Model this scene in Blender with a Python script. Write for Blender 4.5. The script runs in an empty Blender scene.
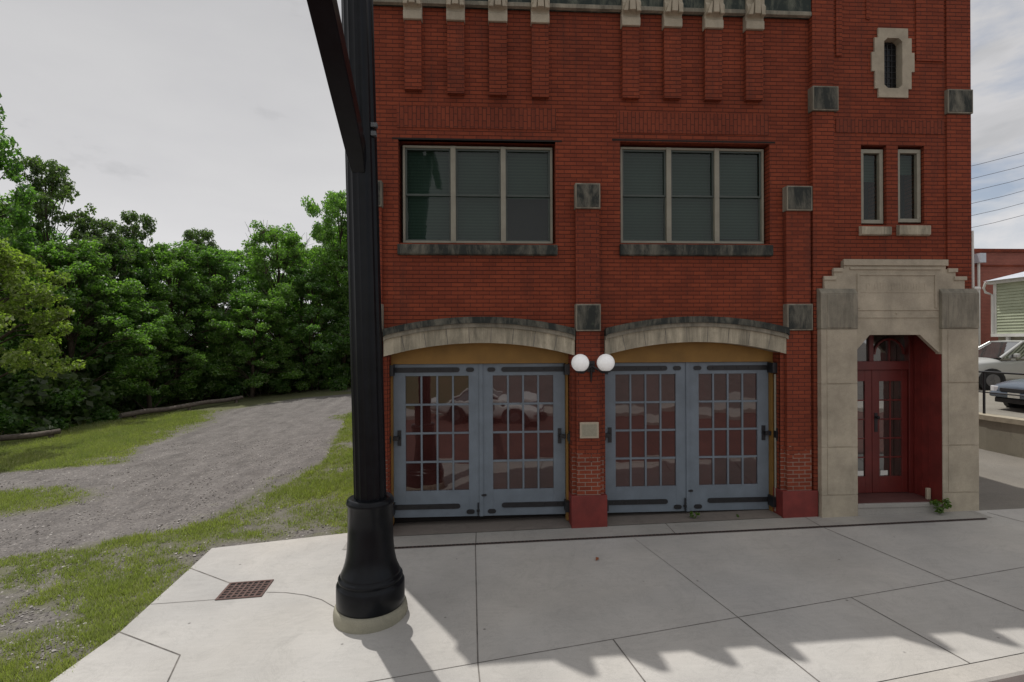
import bpy, bmesh, math, random
import numpy as np
from mathutils import Vector, Matrix, noise as mnoise
random.seed(7); RNG = np.random.default_rng(11)
scene = bpy.context.scene
COL = scene.collection
R_ = math.radians

# ------------------------------------------------------------------ helpers
def tag(o, label=None, cat=None, group=None, kind=None):
    if label: o['label'] = label
    if cat: o['category'] = cat
    if group: o['group'] = group
    if kind: o['kind'] = kind
    return o

def empty(name, loc=(0, 0, 0), label=None, cat=None, group=None, rz=0.0):
    o = bpy.data.objects.new(name, None); COL.objects.link(o)
    o.location = loc; o.rotation_euler = (0, 0, rz); o.empty_display_size = .2
    return tag(o, label, cat, group)

def copy_tree(o, parent=None):
    c = o.copy(); COL.objects.link(c)
    if parent is not None: c.parent = parent
    for ch in list(o.children): copy_tree(ch, c)
    return c

class MB:
    """collects polygons; build() links them as one mesh object with box-projected UVs in metres"""
    def __init__(s): s.v = []; s.f = []; s.mi = []; s.sm = []
    def add(s, vs, fs, mi=0, sm=False):
        b = len(s.v); s.v += [tuple(p) for p in vs]
        for f in fs: s.f.append(tuple(i + b for i in f)); s.mi.append(mi); s.sm.append(sm)
    def quad(s, a, b, c, d, mi=0): s.add([a, b, c, d], [(0, 1, 2, 3)], mi)
    def poly(s, pts, mi=0): s.add(pts, [tuple(range(len(pts)))], mi)
    def box(s, x0, x1, y0, y1, z0, z1, mi=0):
        s.add([(x0,y0,z0),(x1,y0,z0),(x1,y1,z0),(x0,y1,z0),(x0,y0,z1),(x1,y0,z1),(x1,y1,z1),(x0,y1,z1)],
              [(0,3,2,1),(4,5,6,7),(0,1,5,4),(1,2,6,5),(2,3,7,6),(3,0,4,7)], mi)
    def prism(s, pts, axis, a, b, mi=0):
        """pts: 2D outline; axis 'y' -> pts are (x,z); 'x' -> (y,z); 'z' -> (x,y)"""
        def P(p, t):
            return (p[0], t, p[1]) if axis == 'y' else (t, p[0], p[1]) if axis == 'x' else (p[0], p[1], t)
        n = len(pts)
        vs = [P(p, a) for p in pts] + [P(p, b) for p in pts]
        fs = [tuple(range(n)), tuple(range(2*n-1, n-1, -1))] + [(i, (i+1) % n, n+(i+1) % n, n+i) for i in range(n)]
        s.add(vs, fs, mi)
    def tube(s, pts, rads, seg=8, mi=0, cap=True, sm=True):
        pts = [Vector(p) for p in pts]
        if not hasattr(rads, '__len__'): rads = [rads]*len(pts)
        rings = []; up = Vector((0.13, 0.31, .94))
        for i, p in enumerate(pts):
            t = (pts[min(i+1, len(pts)-1)] - pts[max(i-1, 0)]).normalized()
            u = up.cross(t)
            if u.length < .05: u = Vector((1, 0, 0)).cross(t)
            u.normalize(); w = t.cross(u)
            rings.append([p + (u*math.cos(2*math.pi*k/seg) + w*math.sin(2*math.pi*k/seg))*rads[i] for k in range(seg)])
        vs = [q for r in rings for q in r]; fs = []
        for i in range(len(pts)-1):
            for k in range(seg):
                fs.append((i*seg+k, i*seg+(k+1) % seg, (i+1)*seg+(k+1) % seg, (i+1)*seg+k))
        s.add(vs, fs, mi, sm)
        if cap:
            s.add(rings[0], [tuple(range(seg-1, -1, -1))], mi); s.add(rings[-1], [tuple(range(seg))], mi)
    def lathe(s, prof, seg=32, mi=0, cx=0, cy=0, flute=0, sm=True):
        n = len(prof); vs = []; fs = []
        for r, z in prof:
            for k in range(seg):
                a = 2*math.pi*k/seg; rr = r
                vs.append((cx + rr*math.cos(a), cy + rr*math.sin(a), z))
        for i in range(n-1):
            for k in range(seg): fs.append((i*seg+k, i*seg+(k+1) % seg, (i+1)*seg+(k+1) % seg, (i+1)*seg+k))
        s.add(vs, fs, mi, sm)
        s.add([vs[k] for k in range(seg)], [tuple(range(seg-1, -1, -1))], mi)
        s.add([vs[(n-1)*seg+k] for k in range(seg)], [tuple(range(seg))], mi)
    def build(s, name, mats, parent=None, loc=None, bevel=0.0, fix=True):
        me = bpy.data.meshes.new(name); me.from_pydata(s.v, [], s.f)
        if not isinstance(mats, (list, tuple)): mats = [mats]
        for m in mats: me.materials.append(m)
        me.polygons.foreach_set('material_index', s.mi)
        me.polygons.foreach_set('use_smooth', s.sm)
        if fix:
            bm = bmesh.new(); bm.from_mesh(me)
            bmesh.ops.recalc_face_normals(bm, faces=bm.faces[:]); bm.to_mesh(me); bm.free()
        uv = me.uv_layers.new(name='uv')
        for p in me.polygons:
            n = p.normal; ax = max(range(3), key=lambda i: abs(n[i]))
            for li in p.loop_indices:
                c = me.vertices[me.loops[li].vertex_index].co
                uv.data[li].uv = (c.y, c.z) if ax == 0 else (c.x, c.z) if ax == 1 else (c.x, c.y)
        o = bpy.data.objects.new(name, me); COL.objects.link(o)
        if parent is not None: o.parent = parent
        if loc: o.location = loc
        if bevel:
            md = o.modifiers.new('bevel', 'BEVEL'); md.width = bevel; md.segments = 2; md.limit_method = 'ANGLE'; md.angle_limit = R_(40)
        return o

def np_mesh(name, verts, faces_per, nf, mats, parent=None):
    """verts: (n,3) array where each consecutive faces_per verts is one face"""
    me = bpy.data.meshes.new(name); n = len(verts)
    me.vertices.add(n); me.vertices.foreach_set('co', verts.astype(np.float32).ravel())
    me.loops.add(n); me.loops.foreach_set('vertex_index', np.arange(n, dtype=np.int32))
    me.polygons.add(nf)
    me.polygons.foreach_set('loop_start', np.arange(0, n, faces_per, dtype=np.int32))
    me.polygons.foreach_set('loop_total', np.full(nf, faces_per, dtype=np.int32))
    me.update(calc_edges=True); me.validate()
    for m in (mats if isinstance(mats, (list, tuple)) else [mats]): me.materials.append(m)
    o = bpy.data.objects.new(name, me); COL.objects.link(o)
    if parent is not None: o.parent = parent
    return o

# ------------------------------------------------------------------ materials
def newmat(name):
    m = bpy.data.materials.new(name); m.use_nodes = True
    nt = m.node_tree; nt.nodes.clear()
    out = nt.nodes.new('ShaderNodeOutputMaterial')
    return m, nt, out
def N(nt, t, **kw):
    n = nt.nodes.new(t)
    for k, v in kw.items():
        if k.startswith('i_'): n.inputs[k[2:].replace('_', ' ')].default_value = v
        else: setattr(n, k, v)
    return n
def L(nt, a, b): nt.links.new(a, b)
def rgba(c): return (c[0], c[1], c[2], 1)
def noise_node(nt, scale, detail=4, rough=.55, vec=None, dist=0.0):
    n = N(nt, 'ShaderNodeTexNoise'); n.inputs['Scale'].default_value = scale; n.inputs['Detail'].default_value = detail
    n.inputs['Roughness'].default_value = rough; n.inputs['Distortion'].default_value = dist
    if vec is not None: L(nt, vec, n.inputs['Vector'])
    return n
def ramp(nt, src, stops):
    r = N(nt, 'ShaderNodeValToRGB'); e = r.color_ramp.elements
    while len(e) < len(stops): e.new(.5)
    for i, (p, c) in enumerate(stops):
        e[i].position = p; e[i].color = rgba(c) if hasattr(c, '__len__') else (c, c, c, 1)
    L(nt, src, r.inputs[0]); return r
def mix(nt, fac, a, b, mode='MIX'):
    m = N(nt, 'ShaderNodeMix', data_type='RGBA', blend_type=mode)
    def put(s, v):
        if hasattr(v, 'is_output'): L(nt, v, s)
        elif hasattr(v, '__len__'): s.default_value = rgba(v)
        else: s.default_value = v
    put(m.inputs[0], fac); put(m.inputs[6], a); put(m.inputs[7], b)
    return m.outputs[2]
def pos_vec(nt, scale=(1, 1, 1)):
    g = N(nt, 'ShaderNodeNewGeometry'); mp = N(nt, 'ShaderNodeMapping')
    mp.inputs['Scale'].default_value = scale
    L(nt, g.outputs['Position'], mp.inputs['Vector']); return mp.outputs[0]
def finish(nt, out, col, rough=.8, bump=None, strength=.3, dist=.01, metallic=0.0, spec=.5):
    b = N(nt, 'ShaderNodeBsdfPrincipled')
    if hasattr(col, 'is_output'): L(nt, col, b.inputs['Base Color'])
    else: b.inputs['Base Color'].default_value = rgba(col)
    if hasattr(rough, 'is_output'): L(nt, rough, b.inputs['Roughness'])
    else: b.inputs['Roughness'].default_value = rough
    b.inputs['Metallic'].default_value = metallic
    b.inputs['Specular IOR Level'].default_value = spec
    if bump is not None:
        bn = N(nt, 'ShaderNodeBump'); bn.inputs['Strength'].default_value = strength; bn.inputs['Distance'].default_value = dist
        L(nt, bump, bn.inputs['Height']); L(nt, bn.outputs[0], b.inputs['Normal'])
    L(nt, b.outputs[0], out.inputs[0]); return b

def simple(name, col, rough=.7, var=.15, nscale=6, bump=.15, metallic=0.0, spec=.5, dist=.004):
    m, nt, out = newmat(name); v = pos_vec(nt)
    n = noise_node(nt, nscale, 6, .6, v)
    r = ramp(nt, n.outputs[0], [(.3, tuple(c*(1-var) for c in col)), (.7, tuple(min(1, c*(1+var)) for c in col))])
    n2 = noise_node(nt, nscale*7, 3, .6, v)
    finish(nt, out, r.outputs[0], rough, n2.outputs[0], bump, dist, metallic, spec); return m

def brick_mat(name, c1, c2, mort, vertical=False, worn=False, stain=True, scale=1.0):
    m, nt, out = newmat(name)
    uv = N(nt, 'ShaderNodeUVMap'); vec = uv.outputs[0]
    mp = N(nt, 'ShaderNodeMapping')
    if vertical: mp.inputs['Rotation'].default_value = (0, 0, R_(90))
    L(nt, vec, mp.inputs[0])
    # a little wobble so courses are not ruler straight
    p = pos_vec(nt)
    nw = noise_node(nt, 9, 2, .5, p); sub = N(nt, 'ShaderNodeVectorMath', operation='SUBTRACT'); sub.inputs[1].default_value = (.5, .5, .5)
    L(nt, nw.outputs['Color'], sub.inputs[0])
    sc = N(nt, 'ShaderNodeVectorMath', operation='SCALE'); sc.inputs['Scale'].default_value = .006; L(nt, sub.outputs[0], sc.inputs[0])
    ad = N(nt, 'ShaderNodeVectorMath', operation='ADD'); L(nt, mp.outputs[0], ad.inputs[0]); L(nt, sc.outputs[0], ad.inputs[1])
    bt = N(nt, 'ShaderNodeTexBrick', offset=.5)
    bt.inputs['Scale'].default_value = 1/scale; bt.inputs['Brick Width'].default_value = .212; bt.inputs['Row Height'].default_value = .0685
    bt.inputs['Mortar Size'].default_value = .0075; bt.inputs['Mortar Smooth'].default_value = .3; bt.inputs['Bias'].default_value = -.1
    bt.inputs['Color1'].default_value = rgba(c1); bt.inputs['Color2'].default_value = rgba(c2); bt.inputs['Mortar'].default_value = rgba(mort)
    L(nt, ad.outputs[0], bt.inputs['Vector'])
    col = bt.outputs['Color']
    if worn:
        g = N(nt, 'ShaderNodeNewGeometry'); sx = N(nt, 'ShaderNodeSeparateXYZ'); L(nt, g.outputs['Position'], sx.inputs[0])
        mr = N(nt, 'ShaderNodeMapRange'); mr.inputs[1].default_value = 1.75; mr.inputs[2].default_value = .75; L(nt, sx.outputs[2], mr.inputs[0])
        nn = noise_node(nt, 5, 5, .65, p); ad2 = N(nt, 'ShaderNodeMath', operation='ADD'); L(nt, mr.outputs[0], ad2.inputs[0]); L(nt, nn.outputs[0], ad2.inputs[1])
        rr = ramp(nt, ad2.outputs[0], [(.95, 0), (1.25, 1)])
        mm = N(nt, 'ShaderNodeMath', operation='MULTIPLY'); L(nt, rr.outputs[0], mm.inputs[0]); L(nt, bt.outputs['Fac'], mm.inputs[1])
        mm2 = N(nt, 'ShaderNodeMath', operation='MULTIPLY'); L(nt, mm.outputs[0], mm2.inputs[0]); mm2.inputs[1].default_value = .5
        col = mix(nt, mm2.outputs[0], col, (.46, .38, .31))
    if not vertical:
        su = N(nt, 'ShaderNodeSeparateXYZ'); L(nt, ad.outputs[0], su.inputs[0])
        dv = N(nt, 'ShaderNodeMath', operation='DIVIDE'); dv.inputs[1].default_value = .0685*scale; L(nt, su.outputs[1], dv.inputs[0])
        fr = N(nt, 'ShaderNodeMath', operation='FRACT'); L(nt, dv.outputs[0], fr.inputs[0])
        bed = ramp(nt, fr.outputs[0], [(.0, .55), (.11, .62), (.2, 1), (.88, 1), (1.0, .6)])  # darker bed lines: shadow in the joints put into the brick colour
        if not worn: col = mix(nt, .9, col, bed.outputs[0], 'MULTIPLY')
    # broad tonal variation and soot
    n1 = noise_node(nt, .9, 5, .6, p)
    col = mix(nt, .65, col, ramp(nt, n1.outputs[0], [(.28, (.66, .66, .68)), (.72, (1.22, 1.18, 1.15))]).outputs[0], 'MULTIPLY')
    ps = pos_vec(nt, (3.5, 3.5, .35)); n2 = noise_node(nt, 1.2, 5, .65, ps)
    if stain: col = mix(nt, ramp(nt, n2.outputs[0], [(.52, 0), (.78, .55)]).outputs[0], col, (.07, .03, .024))
    n3 = noise_node(nt, 60, 3, .6, p)
    col = mix(nt, .35, col, ramp(nt, n3.outputs[0], [(.3, (.7, .7, .7)), (.7, (1.25, 1.25, 1.25))]).outputs[0], 'MULTIPLY')
    inv = N(nt, 'ShaderNodeMath', operation='MULTIPLY_ADD'); inv.inputs[1].default_value = -1; inv.inputs[2].default_value = 1
    L(nt, bt.outputs['Fac'], inv.inputs[0])
    a3 = N(nt, 'ShaderNodeMath', operation='MULTIPLY_ADD'); a3.inputs[1].default_value = .25
    L(nt, n3.outputs[0], a3.inputs[0]); L(nt, inv.outputs[0], a3.inputs[2])
    finish(nt, out, col, .78, a3.outputs[0], .6, .008, 0, .12); return m

def stone_mat(name, base, stain_amt=.4, stain_col=(.045, .048, .04), streak=.5):
    m, nt, out = newmat(name); p = pos_vec(nt)
    n1 = noise_node(nt, 2.2, 6, .65, p)
    col = ramp(nt, n1.outputs[0], [(.3, tuple(c*.72 for c in base)), (.7, tuple(c*1.15 for c in base))]).outputs[0]
    ps = pos_vec(nt, (3.4, 3.4, streak*1.6)); n2 = noise_node(nt, 1.4, 8, .74, ps, .4)
    f = ramp(nt, n2.outputs[0], [(max(.02, .72-stain_amt*.6), 0), (min(.98, .98-stain_amt*.45), min(1, stain_amt*1.3))]).outputs[0]
    col = mix(nt, f, col, stain_col)
    n4 = noise_node(nt, 7, 5, .7, p)
    col = mix(nt, ramp(nt, n4.outputs[0], [(.58, 0), (.74, stain_amt*.6)]).outputs[0], col, (.09, .1, .07))
    n3 = noise_node(nt, 70, 4, .65, p)
    col = mix(nt, .4, col, ramp(nt, n3.outputs[0], [(.3, (.75, .75, .75)), (.7, (1.2, 1.2, 1.2))]).outputs[0], 'MULTIPLY')
    finish(nt, out, col, .85, n3.outputs[0], .35, .005, 0, .3); return m

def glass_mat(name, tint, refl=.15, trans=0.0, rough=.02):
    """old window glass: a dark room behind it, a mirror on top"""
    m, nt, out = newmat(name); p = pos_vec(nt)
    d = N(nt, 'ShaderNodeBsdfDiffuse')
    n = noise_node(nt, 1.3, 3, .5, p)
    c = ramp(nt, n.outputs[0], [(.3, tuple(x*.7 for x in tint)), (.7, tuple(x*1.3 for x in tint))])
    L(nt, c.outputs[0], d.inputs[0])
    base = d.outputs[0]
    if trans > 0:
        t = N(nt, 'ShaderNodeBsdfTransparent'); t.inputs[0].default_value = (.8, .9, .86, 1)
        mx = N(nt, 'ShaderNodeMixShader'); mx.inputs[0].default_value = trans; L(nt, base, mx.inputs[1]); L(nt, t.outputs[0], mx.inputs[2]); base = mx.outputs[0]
    g = N(nt, 'ShaderNodeBsdfGlossy'); g.inputs['Roughness'].default_value = rough
    nb = noise_node(nt, 2.6, 2, .5, p); b = N(nt, 'ShaderNodeBump'); b.inputs['Strength'].default_value = .12; b.inputs['Distance'].default_value = .01
    L(nt, nb.outputs[0], b.inputs['Height']); L(nt, b.outputs[0], g.inputs['Normal'])
    ms = N(nt, 'ShaderNodeMixShader'); ms.inputs[0].default_value = refl
    L(nt, base, ms.inputs[1]); L(nt, g.outputs[0], ms.inputs[2]); L(nt, ms.outputs[0], out.inputs[0]); return m

def leaf_mat(name, ca, cb, trans=.5):
    m, nt, out = newmat(name)
    g = N(nt, 'ShaderNodeNewGeometry'); p = pos_vec(nt)
    n = noise_node(nt, .8, 4, .6, p)
    c = ramp(nt, g.outputs['Random Per Island'], [(0, ca), (1, cb)])
    col = mix(nt, .6, c.outputs[0], ramp(nt, n.outputs[0], [(.3, (.74, .78, .78)), (.7, (1.42, 1.3, 1.15))]).outputs[0], 'MULTIPLY')
    d = N(nt, 'ShaderNodeBsdfDiffuse'); t = N(nt, 'ShaderNodeBsdfTranslucent'); gl = N(nt, 'ShaderNodeBsdfGlossy'); gl.inputs['Roughness'].default_value = .45
    L(nt, col, d.inputs[0]); tc = mix(nt, 1, col, (1.7, 2.2, .75), 'MULTIPLY'); L(nt, tc, t.inputs[0])
    a = N(nt, 'ShaderNodeMixShader'); a.inputs[0].default_value = trans; L(nt, d.outputs[0], a.inputs[1]); L(nt, t.outputs[0], a.inputs[2])
    b = N(nt, 'ShaderNodeMixShader'); b.inputs[0].default_value = .045; L(nt, a.outputs[0], b.inputs[1]); L(nt, gl.outputs[0], b.inputs[2])
    L(nt, b.outputs[0], out.inputs[0]); return m

M = {}
M['brick'] = brick_mat('red_brick', (.265, .063, .032), (.192, .046, .026), (.135, .039, .026))
M['brick_pier'] = brick_mat('worn_red_brick', (.255, .061, .032), (.186, .045, .026), (.105, .034, .025), worn=True)
M['brick_soldier'] = brick_mat('soldier_brick', (.24, .059, .032), (.186, .046, .027), (.10, .033, .023), vertical=True)
M['brick_far'] = brick_mat('pale_red_brick', (.36, .13, .10), (.30, .11, .085), (.3, .14, .11), stain=False)
M['stone'] = stone_mat('limestone', (.42, .37, .285), .28, streak=.35)
M['stone_dark'] = stone_mat('sooty_limestone', (.30, .28, .22), .95, (.03, .034, .031), streak=.6)
M['stone_mid'] = stone_mat('weathered_limestone', (.55, .49, .37), .62, (.055, .056, .043), streak=.25)
M['stone_band'] = stone_mat('blackened_limestone_band', (.26, .27, .21), 1.0, (.03, .04, .036), streak=.8)
M['stone_top'] = stone_mat('stained_limestone_cap', (.33, .30, .235), .62, (.06, .058, .048), streak=.3)
M['red_paint'] = simple('red_paint', (.175, .024, .019), .55, .25, 4)
M['red_door'] = simple('dark_red_gloss_paint', (.125, .017, .014), .4, .2, 3)
M['blue_door'] = simple('grey_blue_paint', (.152, .184, .218), .5, .14, 3, .12)
M['ochre'] = simple('ochre_paint', (.25, .135, .03), .7, .18, 2.5)
M['iron'] = simple('black_iron', (.012, .012, .014), .45, .3, 12)
M['pole'] = simple('black_gloss_paint', (.005, .006, .008), .3, .4, 5, .08, spec=.2)
M['frame'] = simple('taupe_window_paint', (.27, .255, .20), .55, .12, 5)
M['glass_up'] = glass_mat('upper_window_glass', (.009, .018, .014), .042, .62)  # green tint stands in for trees reflected in the upper panes
M['blind'] = None
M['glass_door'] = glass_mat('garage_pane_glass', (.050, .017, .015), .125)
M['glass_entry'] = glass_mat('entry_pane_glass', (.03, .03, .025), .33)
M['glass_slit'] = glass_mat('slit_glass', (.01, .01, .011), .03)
M['lead'] = simple('lead_came', (.02, .02, .022), .6)
M['plaque'] = simple('pale_plaque', (.42, .36, .27), .6, .1, 30)
M['plaque_in'] = simple('plaque_field', (.30, .28, .21), .6, .15, 40)
M['tyre'] = simple('tyre_rubber', (.015, .015, .016), .85)
M['rim'] = simple('alloy_rim', (.2, .2, .21), .4, metallic=.7)
M['car_silver'] = simple('silver_car_paint', (.54, .55, .53), .28, .03, 2, .0, metallic=.3)
M['car_blue'] = simple('slate_blue_car_paint', (.13, .16, .20), .25, .03, 2, .0, metallic=.35)
M['car_white'] = simple('white_car_paint', (.72, .73, .72), .28, .03, 2, .0)
M['car_glass'] = glass_mat('car_window_glass', (.05, .06, .06), .5)
M['lens'] = simple('headlight_lens', (.65, .66, .68), .12, .05)
M['plate'] = simple('licence_plate', (.55, .55, .5), .5)
M['trim'] = simple('dark_car_trim', (.02, .02, .022), .6)
M['white_trim'] = simple('white_trim_paint', (.66, .66, .62), .6, .1, 3)
M['roof_metal'] = simple('pale_metal_roof', (.52, .55, .60), .45, .08, 2)
M['roof_far'] = simple('dark_tar_roof', (.05, .05, .05), .9)
M['bark'] = simple('bark', (.06, .045, .032), .95, .4, 9, .6, dist=.02)
M['bark_grey'] = simple('weathered_wood', (.12, .10, .085), .95, .35, 9, .5, dist=.02)
M['rust'] = simple('rusty_iron', (.11, .066, .056), .85, .35, 25, .4)
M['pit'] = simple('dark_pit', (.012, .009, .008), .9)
M['wire'] = simple('black_cable', (.05, .05, .055), .7)
M['weed'] = leaf_mat('weed_leaf', (.07, .13, .02), (.13, .2, .035))
M['leaf_brown'] = simple('fallen_leaf', (.28, .085, .03), .8)
M['leafA'] = leaf_mat('leaf_mid_green', (.080, .155, .042), (.175, .285, .075))
M['leafB'] = leaf_mat('leaf_deep_green', (.062, .130, .042), (.135, .235, .068))
M['leafC'] = leaf_mat('leaf_yellow_green', (.135, .18, .048), (.23, .28, .085))
M['leafD'] = leaf_mat('leaf_grey_green', (.065, .10, .045), (.115, .16, .075))
M['pole_box'] = simple('grey_galvanised', (.12, .13, .135), .6)

def siding_mat():
    m, nt, out = newmat('green_lap_siding'); p = pos_vec(nt)
    n = noise_node(nt, 2, 5, .6, p)
    c = ramp(nt, n.outputs[0], [(.3, (.36, .40, .28)), (.7, (.45, .49, .35))])
    finish(nt, out, c.outputs[0], .7); return m
M['siding'] = siding_mat()

def blind_mat():  # blinds made darker and greener in place of reflected trees
    m, nt, out = newmat('grey_green_blind'); p = pos_vec(nt)
    w = N(nt, 'ShaderNodeTexWave', wave_type='BANDS', bands_direction='Z'); w.inputs['Scale'].default_value = 6.0; w.inputs['Distortion'].default_value = .4
    L(nt, p, w.inputs['Vector'])
    n = noise_node(nt, .9, 4, .6, p)
    c = mix(nt, .5, ramp(nt, w.outputs['Fac'], [(0, (.044, .078, .060)), (1, (.070, .112, .088))]).outputs[0], ramp(nt, n.outputs[0], [(.3, (.5, .6, .5)), (.7, (1.2, 1.2, 1.2))]).outputs[0], 'MULTIPLY')
    finish(nt, out, c, .8); return m
M['blind'] = blind_mat()

def concrete_mat(name, base, speck=.25, stains=.35):
    m, nt, out = newmat(name); p = pos_vec(nt)
    n1 = noise_node(nt, .7, 6, .6, p)
    col = ramp(nt, n1.outputs[0], [(.3, tuple(c*.86 for c in base)), (.7, tuple(c*1.1 for c in base))]).outputs[0]
    n2 = noise_node(nt, 3.2, 6, .7, p, .6)
    col = mix(nt, ramp(nt, n2.outputs[0], [(.55, 0), (.8, stains)]).outputs[0], col, tuple(c*.55 for c in base))
    pst = pos_vec(nt, (1.2, 9, 1)); nst = noise_node(nt, 3, 4, .6, pst)      # broom marks
    col = mix(nt, .25, col, ramp(nt, nst.outputs[0], [(.3, (.86, .86, .86)), (.7, (1.1, 1.1, 1.1))]).outputs[0], 'MULTIPLY')
    n3 = noise_node(nt, 130, 3, .7, p)
    col = mix(nt, speck, col, ramp(nt, n3.outputs[0], [(.32, (.6, .6, .6)), (.68, (1.3, 1.3, 1.3))]).outputs[0], 'MULTIPLY')
    n6 = noise_node(nt, .33, 3, .5, p, .5)
    col = mix(nt, .5, col, ramp(nt, n6.outputs[0], [(.3, (.86, .88, .91)), (.7, (1.12, 1.08, 1.01))]).outputs[0], 'MULTIPLY')
    n7 = noise_node(nt, 1.1, 8, .75, p, 1.5)
    col = mix(nt, ramp(nt, n7.outputs[0], [(.485, 0), (.5, .22), (.515, 0)]).outputs[0], col, tuple(c*.5 for c in base))   # faint tide marks
    v = N(nt, 'ShaderNodeTexVoronoi'); v.inputs['Scale'].default_value = 2.3; L(nt, p, v.inputs['Vector'])
    col = mix(nt, ramp(nt, v.outputs['Distance'], [(.02, .7), (.05, 0)]).outputs[0], col, (.09, .085, .08))   # old gum spots
    finish(nt, out, col, .88, n3.outputs[0], .25, .003, 0, .3); return m
M['walk'] = concrete_mat('pale_concrete', (.462, .447, .422))
M['apron'] = concrete_mat('worn_concrete', (.36, .345, .32), .3, .5)
M['sill_dirty'] = concrete_mat('stained_concrete', (.20, .175, .155), .3, .8)
M['kerb'] = concrete_mat('kerb_concrete', (.44, .42, .39), .3, .5)
M['ring'] = concrete_mat('mossy_concrete', (.30, .285, .22), .35, .6)
M['wallconc'] = concrete_mat('old_wall_concrete', (.30, .28, .22), .3, .9)
M['joint'] = simple('joint_dirt', (.15, .138, .125), .95, .6, 5)
M['asphalt'] = concrete_mat('patched_asphalt', (.085, .083, .082), .5, .4)

def street_mat():
    m, nt, out = newmat('street_brick'); p = pos_vec(nt)
    uv = N(nt, 'ShaderNodeUVMap')
    bt = N(nt, 'ShaderNodeTexBrick'); bt.inputs['Scale'].default_value = 1; bt.inputs['Brick Width'].default_value = .22; bt.inputs['Row Height'].default_value = .1
    bt.inputs['Mortar Size'].default_value = .006
    bt.inputs['Color1'].default_value = (.17, .066, .052, 1); bt.inputs['Color2'].default_value = (.13, .055, .046, 1); bt.inputs['Mortar'].default_value = (.05, .042, .036, 1)
    L(nt, uv.outputs[0], bt.inputs[0])
    n = noise_node(nt, .6, 5, .6, p)
    c = mix(nt, .7, bt.outputs[0], ramp(nt, n.outputs[0], [(.3, (.65, .65, .65)), (.7, (1.25, 1.2, 1.15))]).outputs[0], 'MULTIPLY')
    finish(nt, out, c, .75, bt.outputs['Fac'], -.3, .006); return m
M['street'] = street_mat()

def ground_mat():
    m, nt, out = newmat('gravel_and_turf'); p = pos_vec(nt)
    at = N(nt, 'ShaderNodeAttribute', attribute_name='turf')
    n = noise_node(nt, 2.2, 7, .7, p); n2 = noise_node(nt, 38, 4, .7, p)
    v = N(nt, 'ShaderNodeTexVoronoi'); v.inputs['Scale'].default_value = 26; L(nt, p, v.inputs['Vector'])
    v2 = N(nt, 'ShaderNodeTexVoronoi'); v2.inputs['Scale'].default_value = 60; L(nt, p, v2.inputs['Vector'])
    grav = ramp(nt, n.outputs[0], [(.3, (.122, .112, .106)), (.7, (.190, .177, .168))]).outputs[0]
    grav = mix(nt, .42, grav, ramp(nt, v.outputs['Color'], [(.1, (.55, .55, .55)), (.5, (1, 1, 1)), (.95, (1.65, 1.62, 1.55))]).outputs[0], 'MULTIPLY')
    grav = mix(nt, .36, grav, ramp(nt, v2.outputs['Color'], [(.1, (.6, .6, .6)), (.95, (1.5, 1.5, 1.5))]).outputs[0], 'MULTIPLY')
    pr = pos_vec(nt, (1.5, .28, 1)); nr = noise_node(nt, 1.6, 4, .6, pr, .4)
    grav = mix(nt, .8, grav, ramp(nt, nr.outputs[0], [(.34, (.80, .80, .80)), (.5, (1, 1, 1)), (.68, (1.16, 1.16, 1.16))]).outputs[0], 'MULTIPLY')
    turf = ramp(nt, n2.outputs[0], [(.3, (.085, .088, .045)), (.6, (.135, .14, .07)), (.8, (.22, .205, .15))]).outputs[0]
    s = N(nt, 'ShaderNodeMath', operation='MULTIPLY_ADD'); s.inputs[1].default_value = .9; L(nt, n.outputs[0], s.inputs[0]); L(nt, at.outputs['Fac'], s.inputs[2])
    n5 = noise_node(nt, 9, 5, .7, p)
    s2 = N(nt, 'ShaderNodeMath', operation='MULTIPLY_ADD'); s2.inputs[1].default_value = .5; L(nt, n5.outputs[0], s2.inputs[0]); L(nt, s.outputs[0], s2.inputs[2])
    f = ramp(nt, s2.outputs[0], [(1.02, 0), (1.4, 1)])
    f.color_ramp.elements[0].position = .0; f.color_ramp.elements[1].position = 1
    mr = N(nt, 'ShaderNodeMapRange'); mr.inputs[1].default_value = 1.0; mr.inputs[2].default_value = 1.42; L(nt, s2.outputs[0], mr.inputs[0])
    nt.nodes.remove(f)
    col = mix(nt, mr.outputs[0], grav, turf)
    finish(nt, out, col, .95, v.outputs['Distance'], .5, .02, 0, .2); return m
M['ground'] = ground_mat()
M['grass'] = leaf_mat('grass_blade', (.185, .21, .075), (.34, .36, .155), .3)
M['stones'] = None
def stones_mat():
    m, nt, out = newmat('loose_gravel_stone')
    g = N(nt, 'ShaderNodeNewGeometry')
    c = ramp(nt, g.outputs['Random Per Island'], [(0, (.10, .09, .085)), (.6, (.25, .23, .21)), (1, (.5, .47, .44))])
    finish(nt, out, c.outputs[0], .9); return m
M['stones'] = stones_mat()

def globe_mat():
    m, nt, out = newmat('opal_glass')
    b = finish(nt, out, (.9, .9, .89), .2)
    b.inputs['Emission Color'].default_value = (1, .99, .97, 1); b.inputs['Emission Strength'].default_value = .16  # unlit globe: weak emission stands in for skylight glowing through the opal glass
    return m
M['globe'] = globe_mat()

# ------------------------------------------------------------------ ground shape
def clamp(x, a, b): return max(a, min(b, x))
def g(x, y): return .035 + .023*clamp(x, -26, 14) + .02*clamp(y, -6, 30)
def kerb_y(x): return -4.05 + (x - 3.72)*.152       # joint at the back of the kerb
TH = .152

def gsheet(mb, pts, dz, mi=0, n=1):
    mb.poly([(x, y, g(x, y) + dz) for x, y in pts], mi)

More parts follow.
